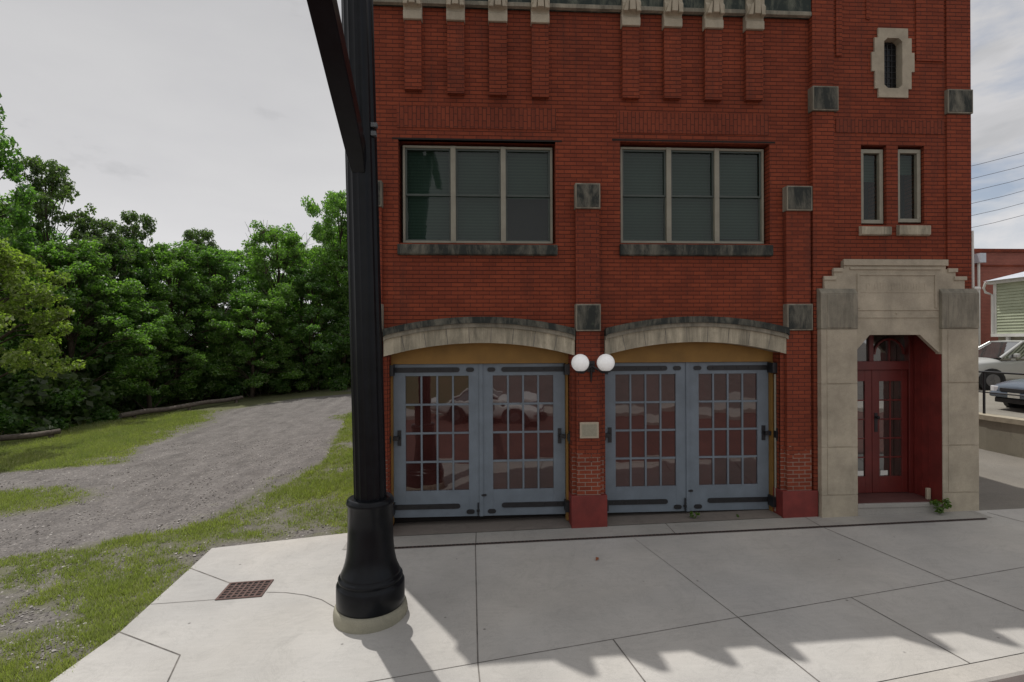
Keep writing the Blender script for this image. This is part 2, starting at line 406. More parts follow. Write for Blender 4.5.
# ------------------------------------------------------------------ setting: ground, street, sidewalk
def interp(v, xs, ys): return float(np.interp(v, xs, ys))
def turf(x, y):
    near = interp(y, [-6, -1.5, -.27, .16, .85, 2, 5.1, 12.9, 21, 30], [-15, -9, -7.46, -6.45, -5.2, -4.6, -4.2, -5.6, -4.5, -4])
    far = interp(y, [3, 4, 5.2, 5.9, 9, 12, 15.7, 19.5, 21.5, 22.5], [-30, -20, -13.6, -10.3, -10.8, -11.3, -11.9, -10, -6, -3])
    d = min(x - far, near - x) if near > far else -.5
    t = .5 - d*.45                             # >.5 turf, <.5 gravel
    e = 1 - math.hypot((x + 11.3)/2.4, (y - 2.75)/1.05)
    t = max(t, .5 + e*.8)
    if x > near:                               # strip beside the pavement: thin and stony
        t = .58 + .42*mnoise.noise((x*.55, y*.55, 3.3)) + .3*mnoise.noise((x*1.7, y*1.7, 1.2))
        if y > 0.2: t += .24
        t = max(t, .47 + .12*mnoise.noise((x*2.3, y*2.3, 5)))
    t += .30*mnoise.noise((x*.45, y*.45, 7.7)) + .16*mnoise.noise((x*1.4, y*1.4, .4))
    return clamp(t, 0, 1)

def make_ground():
    xs = np.concatenate([[-500, -200, -90, -50, -35], np.arange(-26, -1.7, .2), np.array([-1, 2, 5, 8, 12, 14, 20, 30, 60, 200, 500])])
    ys = np.concatenate([[-400, -150, -60, -30, -16.5], np.arange(-7, 26, .2), np.array([28, 32, 40, 60, 100, 250, 600])])
    nx, ny = len(xs), len(ys); vs = []; at = []
    for y in ys:
        for x in xs:
            z = g(x, y) - .03
            inner = -26 <= x <= -1.7 and -7 <= y <= 26
            if inner and x < -2: z += .018*mnoise.noise((x*1.3, y*1.3, 0)) 
            if y < kerb_y(x) - .1: z = g(x, kerb_y(x)) - .35
            vs.append((x, y, z)); at.append(turf(x, y) if inner else (1.0 if x < 0 else 0.0))
    fs = [(j*nx+i, j*nx+i+1, (j+1)*nx+i+1, (j+1)*nx+i) for j in range(ny-1) for i in range(nx-1)]
    me = bpy.data.meshes.new('ground'); me.from_pydata(vs, [], fs); me.materials.append(M['ground'])
    a = me.attributes.new('turf', 'FLOAT', 'POINT'); a.data.foreach_set('value', at)
    me.polygons.foreach_set('use_smooth', [True]*len(fs))
    o = bpy.data.objects.new('ground', me); COL.objects.link(o)
    tag(o, 'gravel lot with patches of short turf', kind='structure')
make_ground()

# sidewalk slab with worn joints
LEFT = [(-4.42, -5.25), (-4.27, -3.32), (-4.17, -2.5), (-4.32, -.21), (-2.29, .15)]
def make_walk():
    mb = MB()
    xs = [-4.3, -2.29, -1.8, 0, 2, 4, 6, 8.4, 10, 12, 14, 20, 40]
    back = LEFT + [(-1.8, .3), (8.45, .3), (8.46, -.2), (40, -.2)]
    front = [(40, kerb_y(40)), (14, kerb_y(14)), (-4.42, kerb_y(-4.42))]
    # strips so the surface follows the slope
    cuts = [-4.42, -4.3, -4.17, -3, -2.29, -1.8, 0, 2, 4, 6, 8.45, 8.46, 10, 12, 14, 20, 40]
    def yb(x):
        if x < -4.3: return -.3
        if x <= -2.29: return -.21 + (x + 4.3)/(2.01)*.36
        if x <= -1.8: return .15 + (x+2.29)*.3
        if x <= 8.45: return .3
        return -.2
    for a, b in zip(cuts[:-1], cuts[1:]):
        ya, yb_ = yb(a), yb(b if b != 8.45 else 8.44)
        if a < -4.17: continue
        for k in range(6):
            t0, t1 = k/6, (k+1)/6
            p = [(a, kerb_y(a) + (ya-kerb_y(a))*t0), (b, kerb_y(b) + (yb_-kerb_y(b))*t0), (b, kerb_y(b) + (yb_-kerb_y(b))*t1), (a, kerb_y(a) + (ya-kerb_y(a))*t1)]
            gsheet(mb, p, 0)
    gsheet(mb, [(-4.17, kerb_y(-4.17)), (-4.17, -2.5), (-4.27, -3.32), (-4.42, kerb_y(-4.42))], 0)
    gsheet(mb, [(-4.17, -2.5), (-4.17, -.187), (-4.32, -.21), (-4.25, -1.2)], 0)
    # slab edge on the left
    for a, b in zip(LEFT[:-1], LEFT[1:]):
        mb.quad((a[0], a[1], g(*a)), (b[0], b[1], g(*b)), (b[0], b[1], g(*b)-.12), (a[0], a[1], g(*a)-.12))
    # joints
    def joint(a, b, w=.013):
        a = Vector(a); b = Vector(b); d = (b-a).normalized(); q = Vector((-d.y, d.x))*w/2
        n = max(1, int((b-a).length/.5))
        for i in range(n):
            s, e = a + (b-a)*i/n, a + (b-a)*(i+1)/n
            gsheet(mb, [tuple(s-q), tuple(e-q), tuple(e+q), tuple(s+q)], .003, 1)
    S = .175
    def j_y(x): return -3.44 + (x + .07)*S
    joint((-2.6, j_y(-2.6)), (13, j_y(13)), .009)
    joint((-.14, -.56), (-.07, -3.44), .014); joint((-.07, -3.44), (.02, kerb_y(0)), .014)
    joint((1.37, j_y(1.37)), (1.6, kerb_y(1.6)), .014)
    joint((2.36, -.64), (2.62, -1.75), .005); joint((2.62, -1.75), (2.88, j_y(2.88)), .010); joint((2.88, j_y(2.88)), (3.12, kerb_y(3.12)), .014)
    joint((4.42, j_y(4.42)), (4.68, kerb_y(4.68)), .013)
    joint((5.5, -.6), (5.9, j_y(5.9)), .014); joint((5.9, j_y(5.9)), (6.25, kerb_y(6.25)), .016)
    joint((8.6, -.3), (9.1, j_y(9.1)), .014); joint((9.1, j_y(9.1)), (9.5, kerb_y(9.5)), .014)
    joint((-4.17, -2.5), (-3.21, -3.01), .015); joint((-3.21, -3.01), (-3.03, -3.62), .015); joint((-3.03, -3.62), (-2.9, kerb_y(-2.9)), .018)
    joint((-4.28, -.9), (-3.45, -1.44), .016); joint((-4.2, -1.9), (-3.42, -1.87), .008)
    arc = [(-2.84, -1.75), (-2.6, -1.78), (-2.3, -1.88), (-2.05, -2.02), (-1.8, -2.25)]
    for a, b in zip(arc[:-1], arc[1:]): joint(a, b, .012)
    o = mb.build('sidewalk', [M['walk'], M['joint']]); tag(o, 'pale concrete pavement sloping up past the building', kind='structure')
    # kerb
    kb = MB(); c0 = .22
    for a, b in zip(cuts[:-1], cuts[1:]):
        if a < -4.42: continue
        P = lambda x, off: (x + off*TH, kerb_y(x) - off)
        def q(x, off, dz): X, Y = P(x, off); return (X, Y, g(x, kerb_y(x)) + dz)
        kb.quad(q(a, .012, 0), q(b, .012, 0), q(b, c0-.02, 0), q(a, c0-.02, 0))
        kb.quad(q(a, c0-.02, 0), q(b, c0-.02, 0), q(b, c0, -.02), q(a, c0, -.02))
        kb.quad(q(a, c0, -.02), q(b, c0, -.02), q(b, c0, -.25), q(a, c0, -.25))
        kb.quad(q(a, 0, -.004), q(b, 0, -.004), q(b, .012, -.004), q(a, .012, -.004), 1)
    o = kb.build('kerb', [M['kerb'], M['joint']]); tag(o, 'concrete kerb along the street', kind='structure')
    # street
    sb = MB()
    for a, b in zip([-60, -20, -8, 0, 4, 8, 14], [-20, -8, 0, 4, 8, 14, 60]):
        for t0, t1 in ((.2, 1.5), (1.5, 4), (4, 9.0)):
            sb.quad(*[(x, kerb_y(x)*1 - t, g(x, kerb_y(x)) - .14 - .0*t) for x, t in ((a, t0), (b, t0), (b, t1), (a, t1))])
    o = sb.build('road', M['street']); tag(o, 'red brick street', kind='structure')
    fb = MB()
    for a, b in zip([-60, -20, -8, 0, 4, 8, 14], [-20, -8, 0, 4, 8, 14, 60]):
        z = lambda x, d: g(x, kerb_y(x)) + d
        fb.quad((a, kerb_y(a)-9, z(a, -.3)), (b, kerb_y(b)-9, z(b, -.3)), (b, kerb_y(b)-9, z(b, 0)), (a, kerb_y(a)-9, z(a, 0)))
        fb.quad((a, kerb_y(a)-9, z(a, 0)), (b, kerb_y(b)-9, z(b, 0)), (b, kerb_y(b)-11.5, z(b, 0)), (a, kerb_y(a)-11.5, z(a, 0)))
    o = fb.build('far_sidewalk', M['kerb']); tag(o, kind='structure')
make_walk()

# apron in front of the building, thresholds
def make_apron():
    mb = MB()
    for a, b in zip([-2.2, 0, 2, 4, 6, 8.25], [0, 2, 4, 6, 8.25, 8.45]):
        gsheet(mb, [(a, -.535), (b, -.535), (b, .3), (a, .3)], .006)
    for xj in (-.14, 3.05, 5.47):
        gsheet(mb, [(xj, -.535), (xj+.014, -.535), (xj+.014, -.1), (xj, -.1)], .01, 1)
    o = mb.build('apron', [M['apron'], M['joint']]); tag(o, kind='structure')
    tb = MB()
    for x0, x1 in ((-1.56, 1.47), (2.07, 5.12)):
        gsheet(tb, [(x0, -.12), (x1, -.12), (x1, .45), (x0, .45)], .016)
    o = tb.build('threshold', M['sill_dirty']); tag(o, kind='structure')
make_apron()

def make_drain():
    r = empty('trench_drain', (-1.9, -.57, g(-1.9, -.57)), 'long thin rusty slot drain running along the foot of the brick building', 'drain')
    mb = MB(); sl = MB(); x0, x1 = -1.9, 8.3
    n = 40
    for i in range(n):
        a, b = x0 + (x1-x0)*i/n, x0 + (x1-x0)*(i+1)/n
        ox, oz = r.location.x, r.location.z
        mb.add([(a-ox, -.03, g(a, -.5)-oz+.009), (b-ox, -.03, g(b, -.5)-oz+.009), (b-ox, .03, g(b, -.5)-oz+.009), (a-ox, .03, g(a, -.5)-oz+.009)], [(0, 1, 2, 3)])
    m2 = int((x1-x0)/.06)
    for i in range(m2):
        a = x0 + .02 + i*.06
        z = g(a, -.5) - r.location.z + .012; a -= r.location.x
        mb.quad((a, -.022, z), (a+.045, -.022, z), (a+.045, .022, z), (a, .022, z), 1)
    mb.build('channel', [M['rust'], M['pit']], r)
make_drain()

def make_grate():
    cx, cy = -3.15, -1.655
    r = empty('drain_grate', (cx, cy, g(cx, cy)), 'small rusty square iron drain grate set in the pale pavement', 'drain grate', rz=R_(3))
    r.rotation_euler = (.02, -.023, R_(3)); fm = MB(); z0, z1 = .004, .012
    w, h = .285, .225
    fm.box(-w, w, -h, -h+.03, z0, z1); fm.box(-w, w, h-.03, h, z0, z1); fm.box(-w, -w+.03, -h+.03, h-.03, z0, z1); fm.box(w-.03, w, -h+.03, h-.03, z0, z1)
    fm.build('frame', M['rust'], r)
    bm = MB()
    nx, ny = 7, 6
    dx, dy = (2*w-.06)/nx, (2*h-.06)/ny
    for i in range(1, nx): bm.box(-w+.03+i*dx-.013, -w+.03+i*dx+.013, -h+.03, h-.03, z0, z1-.002)
    for j in range(1, ny): bm.box(-w+.03, w-.03, -h+.03+j*dy-.011, -h+.03+j*dy+.011, z0, z1-.0035)
    bm.build('bar', M['rust'], r)
    p = MB(); p.quad((-w+.02, -h+.02, .003), (w-.02, -h+.02, .003), (w-.02, h-.02, .003), (-w+.02, h-.02, .003)); p.build('pit', M['pit'], r)
make_grate()

# ------------------------------------------------------------------ the building
B = empty('brick_fire_station', (3.3, 0, 0), 'two storey dark red brick fire station with blue garage doors and a stone entrance', 'building')
BX = 3.3
def PB(mb, name, mat, parent=None, bevel=0.0, rel=True):
    """build a piece of the building given in world coordinates"""
    mb.v = [(x-BX, y, z) for x, y, z in mb.v] if rel else mb.v
    o = mb.build(name, mat, parent or B, bevel=bevel)
    # UVs from world coordinates
    uv = o.data.uv_layers[0]
    for p in o.data.polygons:
        if abs(p.normal.x) < .7:
            for li in p.loop_indices: uv.data[li].uv.x += BX
    return o

def wall_panel(mb, x0, x1, z0, z1, Y, depth, openings):
    X = sorted({x0, x1, *[o[0] for o in openings], *[o[1] for o in openings]})
    Z = sorted({z0, z1, *[o[2] for o in openings], *[o[3] for o in openings]})
    for a, b in zip(X[:-1], X[1:]):
        for c, d in zip(Z[:-1], Z[1:]):
            mx, mz = (a+b)/2, (c+d)/2
            if any(o[0] < mx < o[1] and o[2] < mz < o[3] for o in openings): continue
            mb.quad((a, Y, c), (b, Y, c), (b, Y, d), (a, Y, d))
    for a, b, c, d in openings:
        mb.quad((a, Y, c), (a, Y+depth, c), (a, Y+depth, d), (a, Y, d)); mb.quad((b, Y, c), (b, Y, d), (b, Y+depth, d), (b, Y+depth, c))
        mb.quad((a, Y, d), (a, Y+depth, d), (b, Y+depth, d), (b, Y, d)); mb.quad((a, Y, c), (b, Y, c), (b, Y+depth, c), (a, Y+depth, c))

BAY1 = (-1.57, 1.47); BAY2 = (2.06, 5.12); DOORTOP = 3.26
W1 = (-1.40, 1.23, 4.84, 6.56); W2 = (2.34, 4.96, 4.86, 6.59)
XL, XT, XR = -2.15, 5.665, 8.545
wb = MB()
wall_panel(wb, XL, XT, -.4, 9.4, 0, .4, [(BAY1[0], BAY1[1], -.4, DOORTOP), (BAY2[0], BAY2[1], -.4, DOORTOP), W1, W2])
TW1 = (6.555, 7.015, 5.19, 6.575); TW2 = (7.225, 7.705, 5.215, 6.575)
SL = (6.94, 7.30, 7.55, 8.50); EN = (6.2, 8.1, -.4, 3.7)
TY = -.07
wall_panel(wb, XT, XR, -.4, 11.2, TY, .42, [TW1, TW2, SL, EN])
wb.quad((XT, TY, -.4), (XT, TY, 11.2), (XT, .5, 11.2), (XT, .5, -.4))
wb.quad((XT, .5, 9.0), (XT, 4, 9.0), (XT, 4, 11.2), (XT, .5, 11.2))
wb.quad((XR, TY, -.4), (XR, 13, -.4), (XR, 13, 9.2), (XR, TY, 9.2)); wb.quad((XR, TY, 9.2), (XR, 4, 9.2), (XR, 4, 11.2), (XR, TY, 11.2))
wb.quad((XL, 0, -.4), (XL, 0, 9.4), (XL, 13, 9.4), (XL, 13, -.4)); wb.quad((XL, 13, -.4), (XL, 13, 9.2), (XR, 13, 9.2), (XR, 13, -.4))
wb.quad((XT, 4, 9), (XT, 4, 11.2), (XR, 4, 11.2), (XR, 4, 9))
PB(wb, 'wall', M['brick'])
rb = MB(); rb.box(XL+.3, XR-.02, .41, 12.9, 9.0, 9.15); rb.box(XT+.02, XR-.02, -.1, 3.95, 10.8, 11.1); PB(rb, 'roof', M['roof_far'])
# soldier courses and string details
so = MB()
for a, b, c, d in ((-1.42, 1.24, 6.76, 7.12), (2.28, 4.94, 6.74, 7.09)): so.box(a, b, -.012, .05, c, d)
so.box(6.1, 8.06, TY-.012, TY+.05, 6.78, 7.02)
PB(so, 'soldier_course', M['brick_soldier'])
ln = MB()
for a, b, z in ((-1.5, 1.34, 6.56), (2.2, 5.06, 6.6)): ln.box(a, b, -.004, .09, z, z+.03)
PB(ln, 'lintel', M['pit'])  # pit black puts the shadow at the window heads into the lintel colour

# stone band at the top of the wall
bd = MB(); bd.prism([(-.05, 8.765), (-.09, 8.79), (-.09, 9.38), (-.12, 9.40), (-.12, 9.47), (.4, 9.47), (.4, 8.765)], 'x', XL-.02, XT-.01)
bnd = PB(bd, 'stone_band', M['stone_band'])
bf = MB(); bf.prism([(-.053, 8.755), (-.105, 8.77), (-.105, 8.83), (-.085, 8.85), (-.053, 8.85)], 'x', XL-.022, XT-.008); PB(bf, 'fillet', M['stone_top'], bnd)
tb_ = MB(); tb_.box(XT-.06, XR+.06, TY-.08, .5, 11.2, 11.35); PB(tb_, 'tower_coping', M['stone_dark'])

# narrow brick strips with stone brackets and finials
STRIPS = [(-1.28, -1.0), (-.575, -.295), (.117, .41), (.83, 1.112), (2.365, 2.652), (3.083, 3.373), (3.79, 4.085), (4.506, 4.80)]
for i, (a, b) in enumerate(STRIPS):
    zb = (7.36, 7.31, 7.30, 7.28, 7.30, 7.31, 7.30, 7.31)[i]
    m1 = MB(); m1.box(a, b, -.085, .05, zb, 8.5); s_ = PB(m1, 'brick_strip', M['brick'])
    m2 = MB()
    m2.prism([(-.09, 8.497), (-.125, 8.50), (-.125, 8.63), (-.10, 8.66), (-.10, 8.70), (-.15, 8.74), (-.17, 8.80), (-.17, 8.86), (-.13, 8.92), (-.13, 9.42), (.05, 9.42), (.05, 8.497)], 'x', a-.012, b+.012)
    cx = (a+b)/2
    m2.prism([(cx-.05, 8.71), (cx+.05, 8.71), (cx+.04, 9.3), (cx-.04, 9.3)], 'y', -.215, -.17)
    m2.prism([(cx-.15, 8.70), (cx-.075, 8.70), (cx-.05, 8.9), (cx-.08, 8.9)], 'y', -.20, -.14)
    m2.prism([(cx+.15, 8.70), (cx+.075, 8.70), (cx+.05, 8.9), (cx+.08, 8.9)], 'y', -.20, -.14)
    F = [(cx-.17, 9.42), (cx+.17, 9.42), (cx+.17, 9.62), (cx+.05, 10.28), (cx-.05, 10.28), (cx-.17, 9.62)]
    m2.prism(F, 'y', -.12, .06)
    # finial is at world coords; strip parent is B-origin based so reuse PB with parent
    PB(m2, 'stone_bracket', M['stone'], s_, bevel=.008)

# piers
def block(mb, a, b, z0, z1, y):
    # stone block: pale margin round a sooty panel (two materials)
    w = .022
    mb.box(a, b, y, 0.02, z0, z1, 0)
    mb.prism([(a+w, z0+w), (b-w, z0+w), (b-w, z1-w), (a+w, z1-w)], 'y', y-.006, y+.01, 1)
def pier(a, b, wide, ztop=5.45, ybase=-.09):
    m = MB(); m.box(a, b, ybase, .02, .6, ztop); p = PB(m, 'brick_pier', M['brick_pier'])
    for z0, z1 in ((3.36, 3.815), (5.41, 5.835)):
        k = MB(); block(k, a-.012, b+.012, z0, z1, ybase-.04); PB(k, 'stone_block', [M['stone_top'], M['stone_dark']], p, bevel=.01)
    if wide:
        k = MB(); k.box(wide[0], wide[1], ybase-.045, .3, -.3, .61); PB(k, 'plinth', M['red_paint'], p, bevel=.008)
        k = MB(); k.box(wide[0]+.03, wide[1]-.03 if wide[1] < 5.6 else 5.66, -.022, .02, .6, 3.0); PB(k, 'pier_base', M['brick_pier'], p)
    return p
pier(1.555, 1.955, (1.455, 2.06))
pier(5.2, 5.63, (5.09, 5.72))
p = pier(-1.97, -1.66, (-2.0, -1.565))
# tower corner piers
for a, b in ((5.67, 6.05), (8.10, 8.54)):
    m = MB(); m.box(a, b, TY-.03, TY+.03, -.2, 11.1); p = PB(m, 'brick_pier', M['brick'])
    m = MB(); block(m, a-.02, b+(.06 if a < 7 else .005), 7.13, 7.55, TY-.07); PB(m, 'stone_block', [M['stone_top'], M['stone_dark']], p, bevel=.012)
m = MB(); m.box(6.1, 6.2, TY-.03, TY+.02, 8.1, 11.1); m.box(7.55, 8.05, TY-.025, TY+.02, 8.05, 11.1); m.box(6.65, 6.72, TY-.02, TY+.02, 8.75, 11.1); PB(m, 'brick_strip', M['brick'])

# arches
def arch(x0, x1, zend_in, zmid_in, th):
    cx = (x0+x1)/2; half = (x1-x0)/2; rise = zmid_in - zend_in; R = (half*half + rise*rise)/(2*rise); cz = zmid_in - R
    a0 = math.asin(half/R); n = 26
    def ring(Rr, t): return (cx + Rr*math.sin(t), cz + Rr*math.cos(t))
    def band(r0, r1, y0, y1):
        mb = MB(); inn = [ring(R+r0, -a0 + 2*a0*i/n) for i in range(n+1)]; out = [ring(R+r1, -a0 + 2*a0*i/n) for i in range(n+1)]
        # keep ends vertical
        inn = [(clamp(x, x0, x1), z) for x, z in inn]; out = [(clamp(x, x0, x1), z) for x, z in out]
        for i in range(n):
            A, Bq, C, D = inn[i], inn[i+1], out[i+1], out[i]
            q = lambda p, y: (p[0], y, p[1])
            mb.quad(q(A, y0), q(Bq, y0), q(C, y0), q(D, y0)); mb.quad(q(A, y0), q(A, y1), q(Bq, y1), q(Bq, y0)); mb.quad(q(D, y0), q(C, y0), q(C, y1), q(D, y1))
        for i in (0, n):
            A, D = inn[i], out[i]; mb.quad((A[0], y0, A[1]), (A[0], y1, A[1]), (D[0], y1, D[1]), (D[0], y0, D[1]))
        return mb
    v = band(0, th*.60, -.075, .22)
    for i in range(1, 9):
        t = -a0 + 2*a0*i/9; A = ring(R+.003, t); D = ring(R+th*.60-.003, t); w = .0045
        v.add([(A[0]-w, -.0775, A[1]), (A[0]+w, -.0775, A[1]), (D[0]+w, -.0775, D[1]), (D[0]-w, -.0775, D[1])], [(0, 1, 2, 3)], 1)
    o = PB(v, 'stone_arch', [M['stone_mid'], M['joint']])
    h = band(th*.60+.001, th*.76, -.11, .1); PB(h, 'hood_mould', M['stone_top'], o)
    h = band(th*.76+.001, th, -.145, .1); PB(h, 'hood_mould', M['stone_dark'], o)
arch(-1.64, 1.53, 2.955, 3.17, .435)
arch(2.05, 5.22, 2.955, 3.17, .435)
ty = MB()
for x0, x1 in (BAY1, BAY2):
    ty.box(x0+.002, x1-.002, .2, .3, 2.815, 3.24)
PB(ty, 'arch_panel', M['ochre'])
for x0, x1 in (BAY1, BAY2):
    for a, b in ((x0+.002, x0+.03), (x1-.05, x1-.015)):
        jb = MB(); jb.box(a, b, .16, .3, .1, 2.815); PB(jb, 'door_jamb', M['ochre'])
pp = MB(); pp.tube([(5.1, .10, .2), (5.1, .10, 2.6)], .018, 8); PB(pp, 'conduit_pipe', M['frame'])
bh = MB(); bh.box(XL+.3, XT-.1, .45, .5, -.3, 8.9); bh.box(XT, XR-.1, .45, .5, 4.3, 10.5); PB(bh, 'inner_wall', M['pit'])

# garage door leaves
def leaf(x0, x1, hinge_left, z0=.185, z1=2.81):
    Y = .25; root = MB()
    w = x1-x0; so_, si = .205, .205
    gx0, gx1 = (x0+so_, x1-si) if hinge_left else (x0+si, x1-so_)
    gz0, gz1 = .635, 2.605
    root.box(x0, gx0, Y, Y+.05, z0, z1); root.box(gx1, x1, Y, Y+.05, z0, z1)
    root.box(gx0, gx1, Y+.001, Y+.05, z0, gz0); root.box(gx0, gx1, Y+.001, Y+.05, gz1, z1)
    for i in range(1, 4):
        c = gx0 + (gx1-gx0)*i/4; root.box(c-.016, c+.016, Y+.008, Y+.045, gz0, gz1)
        c = gz0 + (gz1-gz0)*i/4; root.box(gx0, gx1, Y+.010, Y+.044, c-.017, c+.017)
    # bead round glazing
    d = PB(root, 'garage_door', M['blue_door'], bevel=.003)
    gm = MB(); rp = random.Random(int(x0*100))
    for i in range(4):
        for j in range(4):
            a, b = gx0 + (gx1-gx0)*i/4, gx0 + (gx1-gx0)*(i+1)/4; c, e = gz0 + (gz1-gz0)*j/4, gz0 + (gz1-gz0)*(j+1)/4
            t1, t2 = rp.gauss(0, .0016), rp.gauss(0, .0016)
            gm.quad((a, Y+.03-t1-t2, c), (b, Y+.03+t1-t2, c), (b, Y+.03+t1+t2, e), (a, Y+.03-t1+t2, e))
    PB(gm, 'pane', M['glass_door'], d)
    def capsule(mb, a, b, zc, h, y0, y1, round_right, round_left):
        pts = []; r = h/2
        if round_right: pts += [(b-r + r*math.cos(t), zc + r*math.sin(t)) for t in np.linspace(-math.pi/2, math.pi/2, 7)]
        else: pts += [(b, zc-r), (b, zc+r)]
        if round_left: pts += [(a+r - r*math.cos(t), zc + r*math.sin(t)) for t in np.linspace(math.pi/2, -math.pi/2, 7)]
        else: pts += [(a, zc+r), (a, zc-r)]
        mb.prism([(float(p[0]), float(p[1])) for p in pts], 'y', y0, y1)
    for zc, h in ((2.71, .085), (.365, .085)):
        m = MB(); Ls = w*.76
        if hinge_left: capsule(m, x0, x0+Ls, zc, h, Y-.014, Y-.001, True, False)
        else: capsule(m, x1-Ls, x1, zc, h, Y-.014, Y-.001, False, True)
        for k in range(5):
            bx = x0 + .15 + k*Ls/5.2 if hinge_left else x1 - .15 - k*Ls/5.2
            m.lathe([(.016, 0), (.012, .008)], 8); 
            n = 16; base = len(m.v) - 32
            # turn the bolt to face outwards
            for q in range(base, len(m.v)):
                X, Yy, Z = m.v[q]; m.v[q] = (bx + X, Y-.013-Z, zc + Yy)
        # hinge knuckle on the jamb
        hx = x0-.06 if hinge_left else x1-.03
        m.box(hx, hx+.09, .06, Y-.0145, zc-.09, zc+.09)
        PB(m, 'hinge_strap', M['iron'], d)
    # middle hinge plate
    m = MB(); zc = 1.55
    px = x0+.10 if hinge_left else x1-.10
    capsule(m, px-.035, px+.035, zc+.0, .07, Y-.018, Y-.001, True, True); m.box(px-.03, px+.03, Y-.02, Y-.0015, zc-.13, zc+.13)
    m.box(min(px, px + (-.17 if hinge_left else .17)), max(px, px + (-.17 if hinge_left else .17)), .17, Y-.02, zc-.035, zc+.035)
    hx = px - .17 if hinge_left else px + .17
    m.box(hx-.03, hx+.03, .06, .2, zc-.11, zc+.11); m.box(hx-.055, hx+.055, .05, .12, zc-.06, zc+.06)
    PB(m, 'hinge', M['iron'], d)
    e = x1 if hinge_left else x0; sg = -1 if hinge_left else 1
    for zc in (2.71, .265):
        m = MB(); c = e + sg*.18; capsule(m, c-.07, c+.07, zc, .075, Y-.016, Y-.001, True, True); PB(m, 'bolt_plate', M['iron'], d)
    if not hinge_left:
        m = MB(); capsule(m, e+.0, e+.09, .545, .035, Y-.02, Y-.001, True, True); PB(m, 'latch', M['iron'], d)
    else:
        m = MB(); m.tube([(e-.05, Y-.02, .2), (e-.05, Y-.02, .42)], .011, 8); m.box(e-.075, e-.025, Y-.028, Y-.001, .26, .30); PB(m, 'bolt', M['iron'], d)
    # cover strip
    if not hinge_left:
        m = MB(); m.box(x0-.03, x0+.03, Y-.018, Y-.0008, z0, z1); PB(m, 'meeting_strip', M['blue_door'], d)
    return d
leaf(-1.54, -.052, True); leaf(-.046, 1.415, False)
leaf(2.10, 3.585, True); leaf(3.591, 5.065, False)

# upper windows
def window(x0, x1, z0, z1, Y, units, name='window', rail=True, sill=None, fw=.038, mw=.085, blinds=None):
    m = MB(); d = .07
    m.box(x0, x1, Y, Y+d, z0, z0+fw); m.box(x0, x1, Y, Y+d, z1-fw, z1); m.box(x0, x0+fw, Y+.001, Y+d, z0+fw, z1-fw); m.box(x1-fw, x1, Y+.001, Y+d, z0+fw, z1-fw)
    uw = (x1-x0-2*fw-(units-1)*mw)/units; cells = []
    for i in range(units):
        a = x0+fw+i*(uw+mw); cells.append((a, a+uw))
        if i: m.box(a-mw, a, Y-.012, Y+d, z0+.001, z1-.001)
    f = PB(m, name, M['frame'], bevel=.004)
    for i, (a, b) in enumerate(cells):
        s_ = MB(); sw = .03; zm = (z0+z1)/2
        if rail:
            for c, e, y in ((z0+fw, zm+.02, Y+.05), (zm-.02, z1-fw, Y+.025)):
                s_.box(a, b, y, y+.02, c, c+sw); s_.box(a, b, y, y+.02, e-sw, e); s_.box(a, a+sw, y+.001, y+.02, c+sw, e-sw); s_.box(b-sw, b, y+.001, y+.02, c+sw, e-sw)
            PB(s_, 'sash', M['sash'] , f)
        g_ = MB(); g_.quad((a+.005, Y+.06, z0+fw), (b-.005, Y+.06, z0+fw), (b-.005, Y+.06, z1-fw), (a+.005, Y+.06, z1-fw)); PB(g_, 'pane', M['glass_up'], f)
        bl = MB(); drop = (blinds[i] if blinds else 1.0); zz = z1-fw - (z1-z0-2*fw)*drop
        bl.quad((a, Y+.13, zz), (b, Y+.13, zz), (b, Y+.13, z1-fw), (a, Y+.13, z1-fw)); PB(bl, 'blind', M['blind'], f)
    if sill:
        s_ = MB(); s_.prism([(-.05+sill[4], sill[2]), (-.075+sill[4], sill[2]+.015), (-.075+sill[4], sill[3]-.04), (.1+sill[4], sill[3]), (.1+sill[4], sill[2])], 'x', sill[0], sill[1])
        PB(s_, 'sill', M['stone_dark'] if sill[4] > -.05 else M['stone_mid'], f, bevel=.006)
    return f
M['sash'] = simple('dark_sash_paint', (.055, .07, .06), .5, .15, 4)
window(-1.345, 1.195, 4.865, 6.51, .12, 3, sill=(-1.41, 1.25, 4.635, 4.845, 0), blinds=(1.0, 1.0, .52))
window(2.375, 4.925, 4.885, 6.545, .12, 3, sill=(2.32, 4.98, 4.64, 4.865, 0), blinds=(1, .98, .96))
window(6.575, 6.995, 5.225, 6.52, TY+.05, 1, rail=False, sill=(6.51, 7.05, 5.0, 5.185, TY), fw=.065, blinds=(.4,))
window(7.24, 7.685, 5.25, 6.53, TY+.05, 1, rail=False, sill=(7.19, 7.76, 5.0, 5.21, TY), fw=.065, blinds=(.3,))
